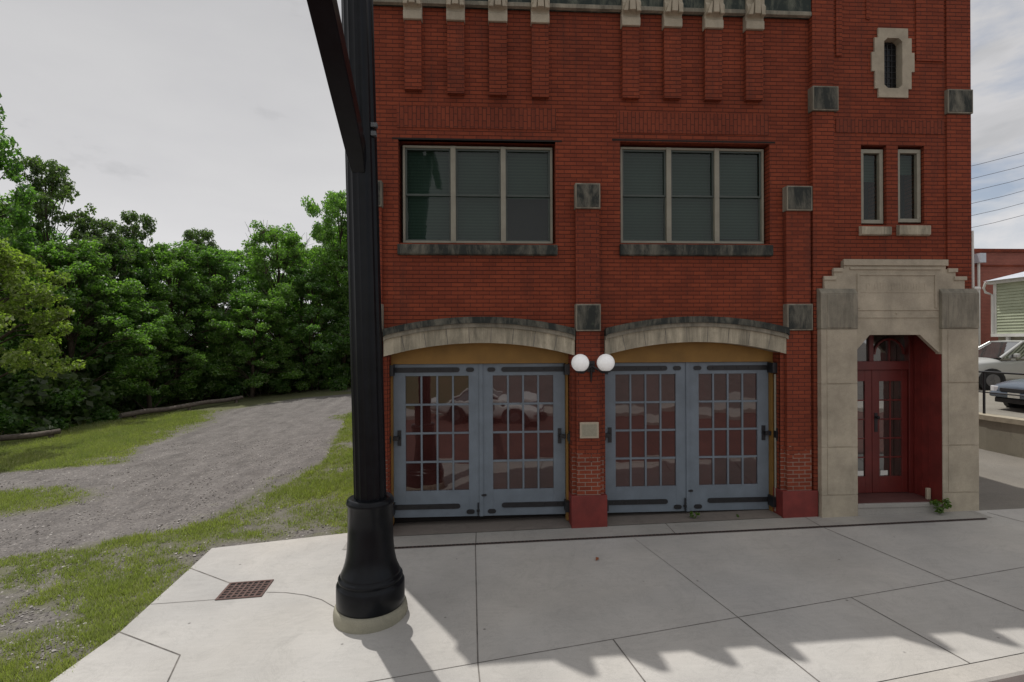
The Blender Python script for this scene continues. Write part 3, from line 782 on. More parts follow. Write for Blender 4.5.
# slit window: stone surround with stepped outline, chamfered opening, dark leaded glass
def ring_prism(mb, outer, inner, y0, y1):
    n = len(outer)
    for i in range(n):
        j = (i+1) % n
        A, Bq, C, D = outer[i], outer[j], inner[j], inner[i]; q = lambda p, y: (p[0], y, p[1])
        mb.quad(q(A, y0), q(Bq, y0), q(C, y0), q(D, y0)); mb.quad(q(A, y0), q(A, y1), q(Bq, y1), q(Bq, y0)); mb.quad(q(D, y0), q(C, y0), q(C, y1), q(D, y1))
cx = 7.125
def sym(pts): return [(cx+x, z) for x, z in pts] + [(cx-x, z) for x, z in reversed(pts)]
outer = sym([(.27, 7.40), (.27, 7.55), (.33, 7.55), (.33, 7.85), (.385, 7.85), (.385, 8.18), (.335, 8.18), (.335, 8.43), (.27, 8.43), (.27, 8.60)])
inner = sym([(.10, 7.56), (.165, 7.62), (.165, 7.62), (.165, 7.85), (.165, 7.86), (.165, 8.18), (.165, 8.2), (.165, 8.37), (.165, 8.37), (.10, 8.43)])
m = MB(); ring_prism(m, outer, inner, TY-.03, TY+.25); f = PB(m, 'slit_window', M['stone'], bevel=0)
m = MB(); m.quad((cx-.2, TY+.11, 7.5), (cx+.2, TY+.11, 7.5), (cx+.2, TY+.11, 8.45), (cx-.2, TY+.11, 8.45)); PB(m, 'pane', M['glass_slit'], f)
m = MB()
for i in range(-1, 2): m.box(cx+i*.08-.006, cx+i*.08+.006, TY+.10, TY+.108, 7.55, 8.43)
for i in range(9): m.box(cx-.165, cx+.165, TY+.101, TY+.107, 7.6+i*.1-.005, 7.6+i*.1+.005)
PB(m, 'leading', M['lead'], f)

# stone entrance
PY = -.20
for a, b in ((5.735, 6.375), (7.90, 8.56)):
    m = MB(); zs = [-.15, .55, 1.365, 2.445, 3.38]
    for c, d in zip(zs[:-1], zs[1:]): m.box(a, b, PY, TY+.02, c, d-.007)
    for c, d in zip(zs[:-1], zs[1:]): m.box(a+.006, b-.006, PY+.006, TY+.019, d-.008, d+.001)
    for c, d in zip(zs[1:-1], zs[2:]): m.box(a+.1, b-.1, PY-.009, PY+.01, c+.012, d-.02)
    p = PB(m, 'stone_pilaster', M['stone'], bevel=.008)
    m = MB(); m.prism([(PY-.012, 3.381), (PY-.012, 3.99), (PY+.04, 4.07), (TY+.02, 4.09), (TY+.02, 3.381)], 'x', a-.008, b+.008)
    m.box(a+.1, b-.1, PY-.02, PY, 3.40, 3.97)
    PB(m, 'pilaster_cap', M['stone_top'], p, bevel=.01)
# head: stepped panel over a chamfered opening
HY = -.15
st = [(5.835, 4.27), (6.0, 4.41), (6.18, 4.56)]
CXH = 7.10
head = [(5.835, 4.0)]
for k, (x, z) in enumerate(st):
    head.append((x, z)); head.append((st[k+1][0], z) if k < 2 else (2*CXH-x, z))
for k in (1, 0):
    x, z = st[k]; head += [(2*CXH-st[k+1][0], z), (2*CXH-x, z)]
head.append((2*CXH-5.835, 4.0))
m = MB(); m.prism(head, 'y', HY, TY+.02)
m.prism([(6.37, 4.0), (6.37, 3.0), (6.39, 3.0), (6.64, 3.275), (7.54, 3.275), (7.88, 2.97), (7.905, 2.97), (7.905, 4.0)], 'y', HY+.002, HY+.08)
hd = PB(m, 'entrance_head', M['stone'], bevel=.006)
m = MB()
for z in (3.57, 3.70): m.box(6.39, 7.885, HY-.012, HY+.01, z, z+.02)
m.box(6.45, 7.81, HY-.014, HY+.01, 4.30, 4.33); m.box(6.41, 6.45, HY-.014, HY+.01, 3.74, 4.33); m.box(7.81, 7.85, HY-.014, HY+.01, 3.74, 4.33)
m.box(6.16, 2*CXH-6.16, HY-.03, HY+.01, 4.47, 4.575)
m.box(6.28, 2*CXH-6.28, HY-.02, HY+.009, 4.40, 4.44)
for x0, x1, z in ((5.815, 6.04, 4.26), (5.98, 6.155, 4.40)):
    m.box(x0, x1, HY-.025, HY+.01, z-.04, z+.025); m.box(2*CXH-x1, 2*CXH-x0, HY-.025, HY+.01, z-.04, z+.025)
m.lathe([(.022, 0), (.012, .014)], 8)
for q in range(len(m.v)-32, len(m.v)):
    X, Yy, Z = m.v[q]; m.v[q] = (7.12 + X, HY-Z, 3.65 + Yy)
PB(m, 'moulding', M['stone'], hd, bevel=.004)
# worn, illegible carved field: shallow vertical tooling
m = MB()
for k in range(22):
    x = 6.58 + k*.05; m.box(x, x+.014 + .01*((k*7) % 3), HY-.003, HY+.01, 4.05, 4.17)
PB(m, 'carving', M['stone'], hd)
# vestibule
VY, FZ, VL, VR = .45, .37, 6.380, 7.895
m = MB()
for X in (VL, VR):
    m.quad((X, -.19, .05), (X, VY, .05), (X, VY, 2.94), (X, -.19, 2.94)); m.quad((X, -.068, 2.94), (X, VY, 2.94), (X, VY, 3.6), (X, -.068, 3.6))
m.quad((VL, -.067, 3.45), (VR, -.067, 3.45), (VR, VY, 3.45), (VL, VY, 3.45)); m.quad((VL, -.066, 3.28), (VR, -.066, 3.28), (VR, -.066, 3.5), (VL, -.066, 3.5))
for y0 in (.05, .2, .34): m.box(VR-.010, VR-.001, y0, y0+.010, FZ, 3.2)
PB(m, 'porch_wall', M['red_paint'])
m = MB(); m.quad((VL, -.14, FZ), (VR, -.14, FZ), (VR, VY+.1, FZ), (VL, VY+.1, FZ)); PB(m, 'porch_floor', simple('red_floor_tile', (.12, .045, .04), .7))
m = MB(); m.box(6.378, 7.897, -.165, -.05, .0, FZ-.012); m.box(6.378, 7.897, -.185, -.12, FZ-.06, FZ+.006); PB(m, 'doorstep', M['apron'], bevel=.008)
# door frame, transom and two leaves
m = MB(); m.box(VL+.003, 6.44, VY-.06, VY+.1, FZ+.005, 3.44); m.box(7.81, VR-.003, VY-.061, VY+.1, FZ+.005, 3.44); m.box(6.44, 7.81, VY-.06, VY+.1, 2.64, 2.80); m.box(6.44, 7.81, VY-.058, VY+.1, 3.32, 3.44)
tr = PB(m, 'door_frame', M['red_door'], bevel=.006)
m = MB(); m.quad((6.44, VY+.04, 2.80), (7.81, VY+.04, 2.80), (7.81, VY+.04, 3.32), (6.44, VY+.04, 3.32)); PB(m, 'pane', M['glass_entry'], tr)
m = MB(); m.box(7.10, 7.18, VY, VY+.05, 2.801, 3.319)
for t0 in range(8):
    a, b = math.pi*t0/8, math.pi*(t0+1)/8
    m.prism([(7.49+.27*math.cos(a), 2.92+.27*math.sin(a)), (7.49+.27*math.cos(b), 2.92+.27*math.sin(b)), (7.49+.3*math.cos(b), 2.92+.3*math.sin(b)), (7.49+.3*math.cos(a), 2.92+.3*math.sin(a))], 'y', VY+.005, VY+.045)
m.box(7.475, 7.505, VY+.006, VY+.044, 2.801, 3.19)
PB(m, 'glazing_bar', M['red_door'], tr)
for x0, x1, kn in ((6.445, 7.125, False), (7.133, 7.805, True)):
    m = MB(); Y = VY-.02; z0, z1 = FZ+.01, 2.635; gz0, gz1 = .68, 2.43
    a, b = (7.27, 7.70) if kn else (6.56, 6.995)
    m.box(x0, a, Y, Y+.045, z0, z1); m.box(b, x1, Y, Y+.045, z0, z1); m.box(a, b, Y+.001, Y+.045, z0, gz0); m.box(a, b, Y+.001, Y+.045, gz1, z1)
    mid = (a+b)/2; m.box(mid-.012, mid+.012, Y+.006, Y+.04, gz0, gz1)
    for i in range(1, 5): z = gz0+(gz1-gz0)*i/5; m.box(a, b, Y+.008, Y+.039, z-.012, z+.012)
    d = PB(m, 'entrance_door', M['red_door'], bevel=.004)
    m = MB(); m.quad((a-.01, Y+.025, gz0-.01), (b+.01, Y+.025, gz0-.01), (b+.01, Y+.025, gz1+.01), (a-.01, Y+.025, gz1+.01)); PB(m, 'pane', M['glass_entry'], d)
    m = MB(); n0 = a+.03 if kn else b-.16; m.box(n0, n0+.14, Y+.018, Y+.024, gz0+.015, gz0+.10); PB(m, 'paper_notice', M['white_trim'], d)
    if kn:
        m = MB(); m.tube([(7.20, Y, 1.77), (7.20, Y-.03, 1.77), (7.20, Y-.06, 1.77), (7.20, Y-.075, 1.77)], [.014, .014, .034, .012], 10); m.box(7.17, 7.23, Y-.008, Y, 1.5, 1.85); PB(m, 'handle', M['iron'], d)
m = MB(); m.box(7.80, 7.87, .0, .05, FZ, FZ+.2); PB(m, 'door_stop', M['plaque'], bevel=.01)
# conduit and downspout at the right corner
m = MB(); m.tube([(8.59, -.05, 5.1), (8.595, -.05, 4.12), (8.63, -.05, 4.09), (8.73, -.05, 4.09)], .034, 8); m.tube([(8.665, -.05, 4.06), (8.66, -.05, 2.7)], .024, 8); m.box(8.55, 8.65, -.02, .05, 4.15, 4.62); PB(m, 'downspout', M['white_trim'])

# wall lamp with two globes
def make_lamp():
    X, Z = 1.80, 2.80
    r = empty('wall_lamp', (X, -.09, Z), 'twin globe wall lamp on a black bracket between the two garage door arches', 'wall lamp')
    m = MB(); m.tube([(0, -.01, -.30), (0, -.03, -.12), (0, -.06, .0)], [.008, .025, .03], 8); m.box(-.06, .06, -.03, 0.0, -.12, .06)
    for s in (-1, 1):
        m.tube([(0, -.06, -.02), (s*.08, -.12, -.07), (s*.16, -.16, -.13), (s*.2, -.17, -.13), (s*.212, -.17, -.11)], [.02, .016, .015, .015, .02], 8)
        m.lathe([(.03, -.13), (.075, -.12), (.08, -.10), (.06, -.095)], 16, cx=s*.212, cy=-.17)
    m.build('bracket', M['iron'], r)
    for s in (-1, 1):
        m = MB(); prof = [(.146*math.cos(t), .146*math.sin(t)+.035) for t in np.linspace(-math.pi/2+.35, math.pi/2-.02, 18)]
        m.lathe(prof, 28, cx=s*.212, cy=-.17); m.build('globe', M['globe'], r)
make_lamp()
r = empty('wall_plaque', (1.765, -.094, 1.70), 'small pale rectangular plaque on the brick pier below the globe lamps', 'plaque')
m = MB(); m.box(-.16, .16, -.025, 0, -.135, .135); m.build('plate', M['plaque'], r, bevel=.008)
m = MB(); m.box(-.125, .125, -.028, -.026, -.1, .1); m.build('field', M['plaque_in'], r)

# ------------------------------------------------------------------ iron street column
def make_post():
    X, Y = -1.355, -2.40; zg = g(X, Y)
    r = empty('iron_column', (X, Y, zg), 'tall fluted black iron street column with a diagonal brace standing on the pavement', 'column')
    z = lambda v: (v - zg)*(.945 if v < 1.44 else 1)
    # plinth
    rm = MB(); rm.lathe([(.425, -.05), (.43, z(.02)), (.418, z(.08)), (.405, z(.105)), (.3, z(.106))], 40); rm.build('concrete_footing', M['ring'], r)
    bm = MB(); bm.lathe([(.388, z(.107)), (.396, z(.13)), (.396, z(.36)), (.385, z(.385)), (.365, z(.395)), (.362, z(.41)), (.372, z(.425)), (.375, z(.445)), (.362, z(.465)),
              (.345, z(.47)), (.348, z(.49)), (.34, z(.51)), (.322, z(.55)), (.30, z(.62)), (.284, z(.70)), (.273, z(.80)), (.266, z(.92)), (.262, z(1.05)), (.262, z(1.34)),
              (.275, z(1.352)), (.278, z(1.375)), (.272, z(1.40)), (.255, z(1.425)), (.235, z(1.43))], 48)
    bm.build('base', M['pole'], r)
    # fluted shaft
    sm = MB(); seg = 96; prof = [(.190, z(1.40)), (.189, z(2.5)), (.188, z(4)), (.187, z(5.5)), (.186, z(7)), (.184, z(9.2))]
    vs = []; fs = []; lean = -.0215
    for rad, zz in prof:
        for k in range(seg):
            a = 2*math.pi*k/seg; ph = (k % 6)/6; rr = rad*(1 - .055*max(0, math.sin(math.pi*ph))**.8)
            vs.append((rr*math.cos(a) + lean*(zz-z(1.4)), rr*math.sin(a), zz))
    for i in range(len(prof)-1):
        for k in range(seg): fs.append((i*seg+k, i*seg+(k+1) % seg, (i+1)*seg+(k+1) % seg, (i+1)*seg+k))
    sm.add(vs, fs, 0, False); sm.build('shaft', M['pole'], r)
    # brace: boxed beam rising over the street
    def beam(name, pts, w, h):
        mb = MB(); ring = []
        for i, p in enumerate(pts):
            p = Vector(p); t = (Vector(pts[min(i+1, len(pts)-1)]) - Vector(pts[max(i-1, 0)])).normalized()
            u = Vector((1, 0, 0)); n = t.cross(u).normalized(); ww = w[i]/2; hh = h[i]/2
            ring.append([p + u*ww + n*hh, p - u*ww + n*hh, p - u*ww - n*hh, p + u*ww - n*hh])
        vs = [q for rg in ring for q in rg]; fs = [(0, 1, 2, 3), tuple(4*(len(pts)-1)+k for k in (3, 2, 1, 0))]
        for i in range(len(pts)-1):
            for k in range(4): fs.append((4*i+k, 4*i+(k+1) % 4, 4*i+4+(k+1) % 4, 4*i+4+k))
        mb.add(vs, fs); return mb.build(name, M['pole'], r, bevel=.012)
    bx = lean*(5.2-1.4)
    beam('brace', [(bx+.0, -.12, z(5.20)), (bx-.0, -.30, z(5.40)), (bx-.02, -.75, z(5.82)), (bx-.05, -1.5, z(6.5)), (bx-.10, -2.5, z(7.42)), (bx-.14, -3.6, z(8.5))], [.15, .2, .22, .235, .24, .24], [.14, .2, .2, .2, .2, .2])
    beam('arm', [(lean*7, 0, z(9.1)), (lean*7-.1, -3.7, z(9.1)), (lean*7-.2, -9, z(9.3))], [.26, .24, .22], [.3, .26, .22])
    cm = MB(); cm.box(bx+.13, bx+.20, -.12, -.06, z(5.72), z(5.77)); cm.box(bx+.13, bx+.19, -.12, -.06, z(5.62), z(5.67)); cm.build('cleat', M['pole_box'], r)
make_post()

# ------------------------------------------------------------------ plants
def leaf_cards(centers, radii, counts, size, up=.35, flat=.8, rng=RNG):
    C = np.repeat(np.asarray(centers), counts, axis=0); Rr = np.repeat(np.asarray(radii), counts)
    n = len(C); d = rng.normal(size=(n, 3)); d /= np.linalg.norm(d, axis=1)[:, None]
    rad = rng.random(n)**.45
    P = C + d*(Rr*rad)[:, None]*np.array([1, 1, flat])
    nr = d*.6 + rng.normal(size=(n, 3))*.75 + np.array([0, 0, up]); nr /= np.linalg.norm(nr, axis=1)[:, None]
    a = np.cross(nr, rng.normal(size=(n, 3))); a /= np.linalg.norm(a, axis=1)[:, None]; b = np.cross(nr, a)
    s = size*(.6 + .8*rng.random(n))[:, None]
    droop = nr*s*.25
    q = np.stack([P - a*s*.62, P - b*s*.36 + droop*.5, P + a*s*.62 - droop, P + b*s*.36 + droop*.5], axis=1)
    return q.reshape(-1, 3), n

def make_tree(name, h, spread, clusters, leaf, nleaf, mat, seed, bare=0.0, low=.18, crad=(.5, 1.0), trunk_r=.16):
    rng = np.random.default_rng(seed); rnd = random.Random(seed)
    root = empty(name)
    tm = MB()
    pts = [(0, 0, -.3)]; x = y = 0
    for i in range(1, 7):
        x += rnd.uniform(-.16, .16)*h/10; y += rnd.uniform(-.16, .16)*h/10; pts.append((x, y, h*.9*i/6))
    tm.tube(pts, [trunk_r*(1-.13*i) for i in range(7)], 9)
    cs, rs = [], []
    for k in range(clusters):
        t = low + (1-low)*((k+.5)/clusters)**.85
        zc = h*t
        env = math.sin(math.pi*min(1, max(.06, (t*.93)))**.8)**.75
        ang = k*2.39996 + rnd.uniform(-.5, .5); rr = spread*env*(.25 + .8*math.sqrt(rnd.random()))
        j = min(5, int(t*.9*6)); bp = Vector(pts[j])
        c = Vector((pts[min(6, j+1)][0] + rr*math.cos(ang), pts[min(6, j+1)][1] + rr*math.sin(ang), zc + rnd.uniform(-.3, .3)))
        c.z = min(c.z, h - .3)
        mid = bp.lerp(c, .5) + Vector((0, 0, .18*rr))
        r0 = trunk_r*(.42 - .25*t)
        tm.tube([bp, mid, c], [r0, r0*.6, .012], 5, cap=False)
        if rnd.random() < bare:
            for q in range(5):
                e = c + Vector((rnd.uniform(-.5, .5), rnd.uniform(-.5, .5), rnd.uniform(.3, 1.1))); tm.tube([c, c.lerp(e, .5) + Vector((rnd.uniform(-.1, .1), 0, 0)), e], [.02, .014, .006], 4, cap=False)
            continue
        cr = rnd.uniform(*crad)
        nsub = 5
        for q in range(nsub):
            o = rng.normal(size=3); o /= np.linalg.norm(o); o *= cr*.75; o[2] *= .6
            cs.append((c.x+o[0], c.y+o[1], c.z+o[2])); rs.append(cr*rnd.uniform(.32, .58))
            tm.tube([c, Vector(cs[-1])], [.012, .005], 4, cap=False)
    if bare:
        tp = Vector(pts[6])
        for q in range(16):
            st_ = Vector((rnd.uniform(-1.8, 1.8), rnd.uniform(-1.8, 1.8), h*rnd.uniform(.74, .92))); e = st_ + Vector((rnd.uniform(-.7, .7), rnd.uniform(-.7, .7), rnd.uniform(.8, 1.7)))
            tm.tube([tp.lerp(st_, .1) - Vector((0, 0, 1.0)), st_, st_.lerp(e, .5) + Vector((rnd.uniform(-.15, .15), rnd.uniform(-.1, .1), 0)), e], [.03, .022, .014, .007], 4, cap=False)
            tm.tube([st_.lerp(e, .5), e + Vector((rnd.uniform(-.4, .4), 0, -.25))], [.010, .006], 4, cap=False)
    per = np.maximum(3, (nleaf*np.array(rs)**2/np.sum(np.array(rs)**2)).astype(int))
    v, n = leaf_cards(cs, rs, per, leaf, rng=rng)
    tm.build('trunk', M['bark'], root, fix=False)
    np_mesh('crown', v, 4, n, mat, root)
    return root

def make_bush(name, h, spread, leaf, nleaf, mat, seed):
    rng = np.random.default_rng(seed); rnd = random.Random(seed); root = empty(name); sm = MB(); cs, rs = [], []
    for k in range(22):
        a = rnd.uniform(0, 6.28); rr = spread*math.sqrt(rnd.random()); z = h*rnd.uniform(.12, 1)*(1-.35*(rr/spread)**2)
        cs.append((rr*math.cos(a), rr*math.sin(a), z)); rs.append(rnd.uniform(.28, .5)*spread*.75)
        sm.tube([(rr*.3*math.cos(a), rr*.3*math.sin(a), -.1), (rr*.7*math.cos(a), rr*.7*math.sin(a), z*.6), cs[-1]], [.03, .02, .006], 4, cap=False)
    per = np.full(22, nleaf//22)
    v, n = leaf_cards(cs, rs, per, leaf, rng=rng)
    sm.build('stems', M['bark'], root, fix=False); np_mesh('foliage', v, 4, n, mat, root)
    return root

def ray_xy(px, depth):
    """ground point seen in picture column px at a given distance along the view"""
    th = R_(3.2); k = (px-512)/512
    return (depth*(math.sin(th) + k*math.cos(th)), -8.6 + depth*(math.cos(th) - k*math.sin(th)))

PROTO = {
 'mid':   make_tree('broadleaf_tree', 10, 2.9, 60, .115, 30000, M['leafA'], 3, low=.14, crad=(.6, 1.0)),
 'deep':  make_tree('broadleaf_tree', 10, 2.7, 56, .112, 28000, M['leafB'], 5, low=.12, crad=(.55, 1.0)),
 'lime':  make_tree('broadleaf_tree', 8, 2.9, 46, .115, 22000, M['leafC'], 8, low=.42, crad=(.6, .95)),
 'airy':  make_tree('broadleaf_tree', 10, 2.4, 44, .11, 12000, M['leafD'], 13, low=.32, crad=(.4, .75), trunk_r=.12),
 'bare':  make_tree('broadleaf_tree', 10, 2.7, 62, .112, 23000, M['leafA'], 21, bare=.2, low=.12, crad=(.55, .95)),
}
BUSH = {'dark': make_bush('shrub', 2.0, 1.5, .115, 5200, M['leafB'], 31), 'pale': make_bush('shrub', 1.7, 1.2, .13, 3200, M['leafD'], 37), 'mid': make_bush('shrub', 2.2, 1.4, .11, 5200, M['leafA'], 41)}
used = set()
def edge(px): return float(np.interp(px, [-120, -60, 0, 60, 130, 245, 345, 420], [16.5, 17.3, 18.8, 20.3, 24.2, 29, 32.5, 34]))
def put(protos, key, px, off, top, label, group=None, cat='tree', hnom=10, wide=1.0):
    """a plant standing off metres behind the edge of the wood, crown top at a given height"""
    p = protos[key]
    o = copy_tree(p) if id(p) in used else p
    used.add(id(p))
    depth = edge(px) + off
    x, y = ray_xy(px, depth); zg = g(x, y)
    H = 3.2 + (341-top)/512*depth - zg
    s = H/hnom
    o.location = (x, y, zg-.05); o.scale = (s*wide, s*wide, s); o.rotation_euler = (0, 0, random.uniform(0, 6.28))
    for k in ('label', 'category', 'group'):
        if k in o.keys(): del o[k]
    tag(o, label, cat, group); return o

FG = 'trees along the front of the wood'
put(PROTO, 'deep', -48, 1.0, 70, 'tallest dark green tree, cut off by the left edge of the picture', FG, wide=.78)
put(PROTO, 'lime', -16, -2.6, 234, 'yellow green feathery tree, nearest and furthest left of the wood', FG, hnom=8, wide=.95)
put(PROTO, 'airy', 44, 2.2, 154, 'thin airy tree with sky showing through its open crown', FG, wide=.72)
put(PROTO, 'mid', 74, .6, 240, 'mid green bushy tree just right of the yellow green one', FG, wide=1.2)
put(PROTO, 'airy', 92, 1.2, 214, 'small broken topped tree rising just above the bushy tree beside the yellow green one', FG, wide=.8)
put(PROTO, 'deep', 122, 1.0, 236, 'dark green tree just left of the open twin topped tree', FG, wide=.9)
put(PROTO, 'airy', 140, 1.8, 212, 'open twin topped tree standing above the middle of the left wood', FG, wide=.62)
put(PROTO, 'airy', 196, 2.2, 226, 'slight open crowned tree above the low rounded tree in the dip', FG, wide=.7)
put(PROTO, 'mid', 176, 1.0, 242, 'low rounded tree in the dip of the tree line', FG, wide=1.1)
put(PROTO, 'deep', 220, 1.0, 248, 'dark tree behind the end of the wooden rail, left of the twiggy tree', FG, wide=1.1)
put(PROTO, 'bare', 280, 1.2, 226, 'tree with bare dead twigs sticking out above its crown', FG, wide=.95)
put(PROTO, 'mid', 345, .8, 192, 'tall bright green tree whose crown meets the black street column', FG, wide=.72)
put(PROTO, 'mid', 252, -.6, 292, 'short leafy tree leaning over the gravel in front of the twiggy tree', FG, wide=1.35)
put(PROTO, 'deep', 306, .2, 268, 'dark lower tree left of the tall bright one', FG, wide=1.3)
put(PROTO, 'mid', 150, -.4, 300, 'short leafy tree standing behind the second wooden rail', FG, wide=1.35)
BG_ = 'trees deeper in the wood'
for px, off, top in ((-70, 5, 160), (-20, 6, 235), (25, 6, 228), (60, 7, 246), (105, 7, 248), (150, 7, 254), (200, 6, 252), (245, 7, 250), (300, 7, 244), (350, 7, 225), (400, 5, 230), (-120, 4, 150)):
    put(PROTO, random.choice(('mid', 'deep')), px, off, top, 'tree deeper in the wood, filling the gaps behind the front row of trees', BG_, wide=1.3)
put(PROTO, 'mid', 376, 1, 215, 'tree hidden behind the black column and the corner of the brick building', None, wide=1.1)
SH = 'undergrowth at the foot of the wood'
for key, px, off, top, hn, lab in (
    ('dark', -8, .2, 375, 2.0, 'dark shrub at the far left above the first wooden rail'),
    ('pale', 20, .5, 352, 1.7, 'pale grey green shrub in the shade at the far left'),
    ('dark', 52, .3, 378, 2.0, 'dark shrub behind the right end of the first wooden rail'),
    ('dark', 88, -.4, 396, 2.0, 'dark low shrub in the gap between the two wooden rails'),
    ('pale', 112, .5, 390, 1.7, 'pale grey green shrub left of the start of the second rail'),
    ('mid', 140, 1.0, 376, 2.2, 'green shrub behind the left end of the second rail'),
    ('dark', 168, 1.0, 372, 2.0, 'dark shrub behind the middle of the second rail'),
    ('mid', 198, .8, 362, 2.2, 'bright green shrub behind the middle of the second rail'),
    ('dark', 228, .8, 362, 2.0, 'dark shrub behind the right end of the second rail'),
    ('dark', 262, .2, 364, 2.0, 'dark shrub at the back of the grass right of the rail'),
    ('mid', 292, .2, 364, 2.2, 'bright green shrub at the end of the gravel track'),
    ('dark', 318, .4, 356, 2.0, 'dark shrub near the street column at the end of the track'),
    ('mid', 342, .2, 360, 2.2, 'green shrub beside the street column at the back of the grass')):
    put(BUSH, key, px, off, top, lab, SH, cat='shrub', hnom=hn*.98, wide=1.2)
for px, off, top in ((-20, 2.5, 330), (40, 3, 322), (80, 3, 334), (125, 3, 336), (165, 3, 336), (205, 3, 330), (250, 3, 326), (290, 3, 330), (335, 3, 326), (375, 3, 326)):
    put(BUSH, 'dark', px, off, top, 'shaded understorey shrub standing behind the front shrubs of the wood', 'understorey shrubs in the shade', cat='shrub', hnom=2.0, wide=1.0)

# weathered rails lying at the edge of the wood
def rail(name, a, b, lab):
    ax, ay = a; bx_, by = b
    r = empty(name, (ax, ay, g(ax, ay)), lab, 'rail')
    m = MB(); n = 6; pts = []
    for i in range(n+1):
        t = i/n; pts.append(((bx_-ax)*t, (by-ay)*t, g(ax+(bx_-ax)*t, ay+(by-ay)*t)-g(ax, ay)+.20+.03*math.sin(i*2.1)))
    m.tube(pts, [.11, .115, .105, .11, .1, .1, .09], 8); m.build('beam', M['bark_grey'], r)
    for t in (.08, .5, .93):
        m = MB(); x, y = (bx_-ax)*t, (by-ay)*t; z = g(ax+x, ay+y)-g(ax, ay); m.tube([(x, y+.09, z-.2), (x, y+.09, z+.20)], [.085, .08], 7); m.build('post', M['bark_grey'], r)
rail('wooden_rail', (-17.6, 7.0), (-14.9, 10.3), 'low grey wooden rail at the far left under the dark trees')
rail('wooden_rail', (-15.1, 13.6), (-12.6, 18.9), 'low grey wooden rail in front of the middle of the wood')

# grass and loose stones
def make_grass():
    rnd = random.Random(5); vs = []; n = 0
    segs = []
    def blade(x, y, h, w):
        a = rnd.uniform(0, 6.28); lx, ly = math.cos(a)*h*rnd.uniform(.1, .8), math.sin(a)*h*rnd.uniform(.1, .8)
        b = rnd.uniform(0, 3.14); wx, wy = math.cos(b)*w, math.sin(b)*w; z = g(x, y) - .035
        segs.append(((x-wx, y-wy, z), (x+wx, y+wy, z), (x+lx, y+ly, z+h)))
    tries = 0
    while len(segs) < 250000 and tries < 130000:
        tries += 1
        u = rnd.random(); dep = 4.6 + 19*u**1.35
        px = rnd.uniform(-60, 385); x, y = ray_xy(px, dep)
        if y > 23.5: continue
        # not on the pavement
        if x > -4.25 and y < -.1 + .16*(x+4.2) + .02: continue
        if x > -2.05 and y > -.5 : continue
        if y < kerb_y(x) + .1: continue
        t = turf(x, y) + .22*mnoise.noise((x*4, y*4, 9))
        t += .2*mnoise.noise((x*9, y*9, 2))
        if rnd.random() > .03 + (t-.46)*1.5: continue
        hh = .03 + .055*rnd.random() + (.03 if t > .9 else 0)
        k = 7 if dep < 9 else 5
        for _ in range(k): blade(x + rnd.gauss(0, .04), y + rnd.gauss(0, .04), hh*rnd.uniform(.6, 1.3), .004 + dep*.00045)
    v = np.array(segs).reshape(-1, 3)
    o = np_mesh('grass', v, 3, len(segs), M['grass']); tag(o, 'short grass growing through the gravel', 'grass', kind='stuff')
make_grass()
def make_stones():
    rnd = random.Random(9); vs = []; fs = []
    base = [(1, 0, 0), (-1, 0, 0), (0, 1, 0), (0, -1, 0), (0, 0, 1), (0, 0, -1)]
    F = [(0, 2, 4), (2, 1, 4), (1, 3, 4), (3, 0, 4), (2, 0, 5), (1, 2, 5), (3, 1, 5), (0, 3, 5)]
    cnt = 0
    while cnt < 9000:
        dep = 4.8 + 12*rnd.random()**1.5; px = rnd.uniform(-40, 350); x, y = ray_xy(px, dep)
        if x > -4.3 and y < -.1 + .16*(x+4.2): continue
        if x > -2.2 or y < kerb_y(x)+.1: continue
        if turf(x, y) > .62 and rnd.random() > .3: continue
        cnt += 1; s = .007 + .016*rnd.random()**2.2; b = len(vs); q = rnd.uniform(0, 6.28); c_, s_ = math.cos(q), math.sin(q)
        sx, sy, sz = s*rnd.uniform(.7, 1.5), s*rnd.uniform(.7, 1.2), s*rnd.uniform(.4, .8); z = g(x, y)-.03+sz*.4
        for X, Yy, Z in base: X *= sx; Yy *= sy; vs.append((x + X*c_-Yy*s_, y + X*s_+Yy*c_, z + Z*sz))
        fs += [tuple(i+b for i in f) for f in F]
    me = bpy.data.meshes.new('gravel_stones'); me.from_pydata(vs, [], fs); me.materials.append(M['stones'])
    o = bpy.data.objects.new('gravel_stones', me); COL.objects.link(o); tag(o, 'loose pale stones on the gravel lot', 'gravel', kind='stuff')
make_stones()

# weeds by the entrance step and the garage threshold
def weed(x, y, h, n, lab, seed):
    rng = np.random.default_rng(seed); rnd = random.Random(seed); r = empty('weed', (x, y, g(x, y)), lab, 'weed'); m = MB(); cs = []
    for k in range(n):
        a = rnd.uniform(0, 6.28); e = (math.cos(a)*h*.5, math.sin(a)*h*.35 , h*rnd.uniform(.3, 1)); m.tube([(0, 0, 0), (e[0]*.5, e[1]*.5, e[2]*.7), e], [.006, .004, .002], 4, cap=False); cs.append(e)
    m.build('stems', M['weed'], r, fix=False); v, q = leaf_cards(cs, [h*.25]*n, [14]*n, h*.14+.015, rng=rng); np_mesh('foliage', v, 4, q, M['weed'], r)
weed(7.80, -.26, .24, 11, 'green weed growing out of the right end of the stone doorstep', 3)
weed(3.62, .02, .12, 5, 'tiny weed in the threshold of the right garage doors', 6)
weed(4.35, -.02, .05, 3, 'tiny low sprout in the threshold near the right pier', 8)
m = MB(); m.add([(-.03, -.06, 0), (.02, -.03, .012), (.035, .05, .004), (-.01, .03, .016)], [(0, 1, 3), (1, 2, 3)]); o = m.build('fallen_leaf', M['leaf_brown'], loc=(1.62, -1.30, g(1.62, -1.30)+.006)); tag(o, 'single small orange brown leaf lying on the shaded pavement', 'leaf')

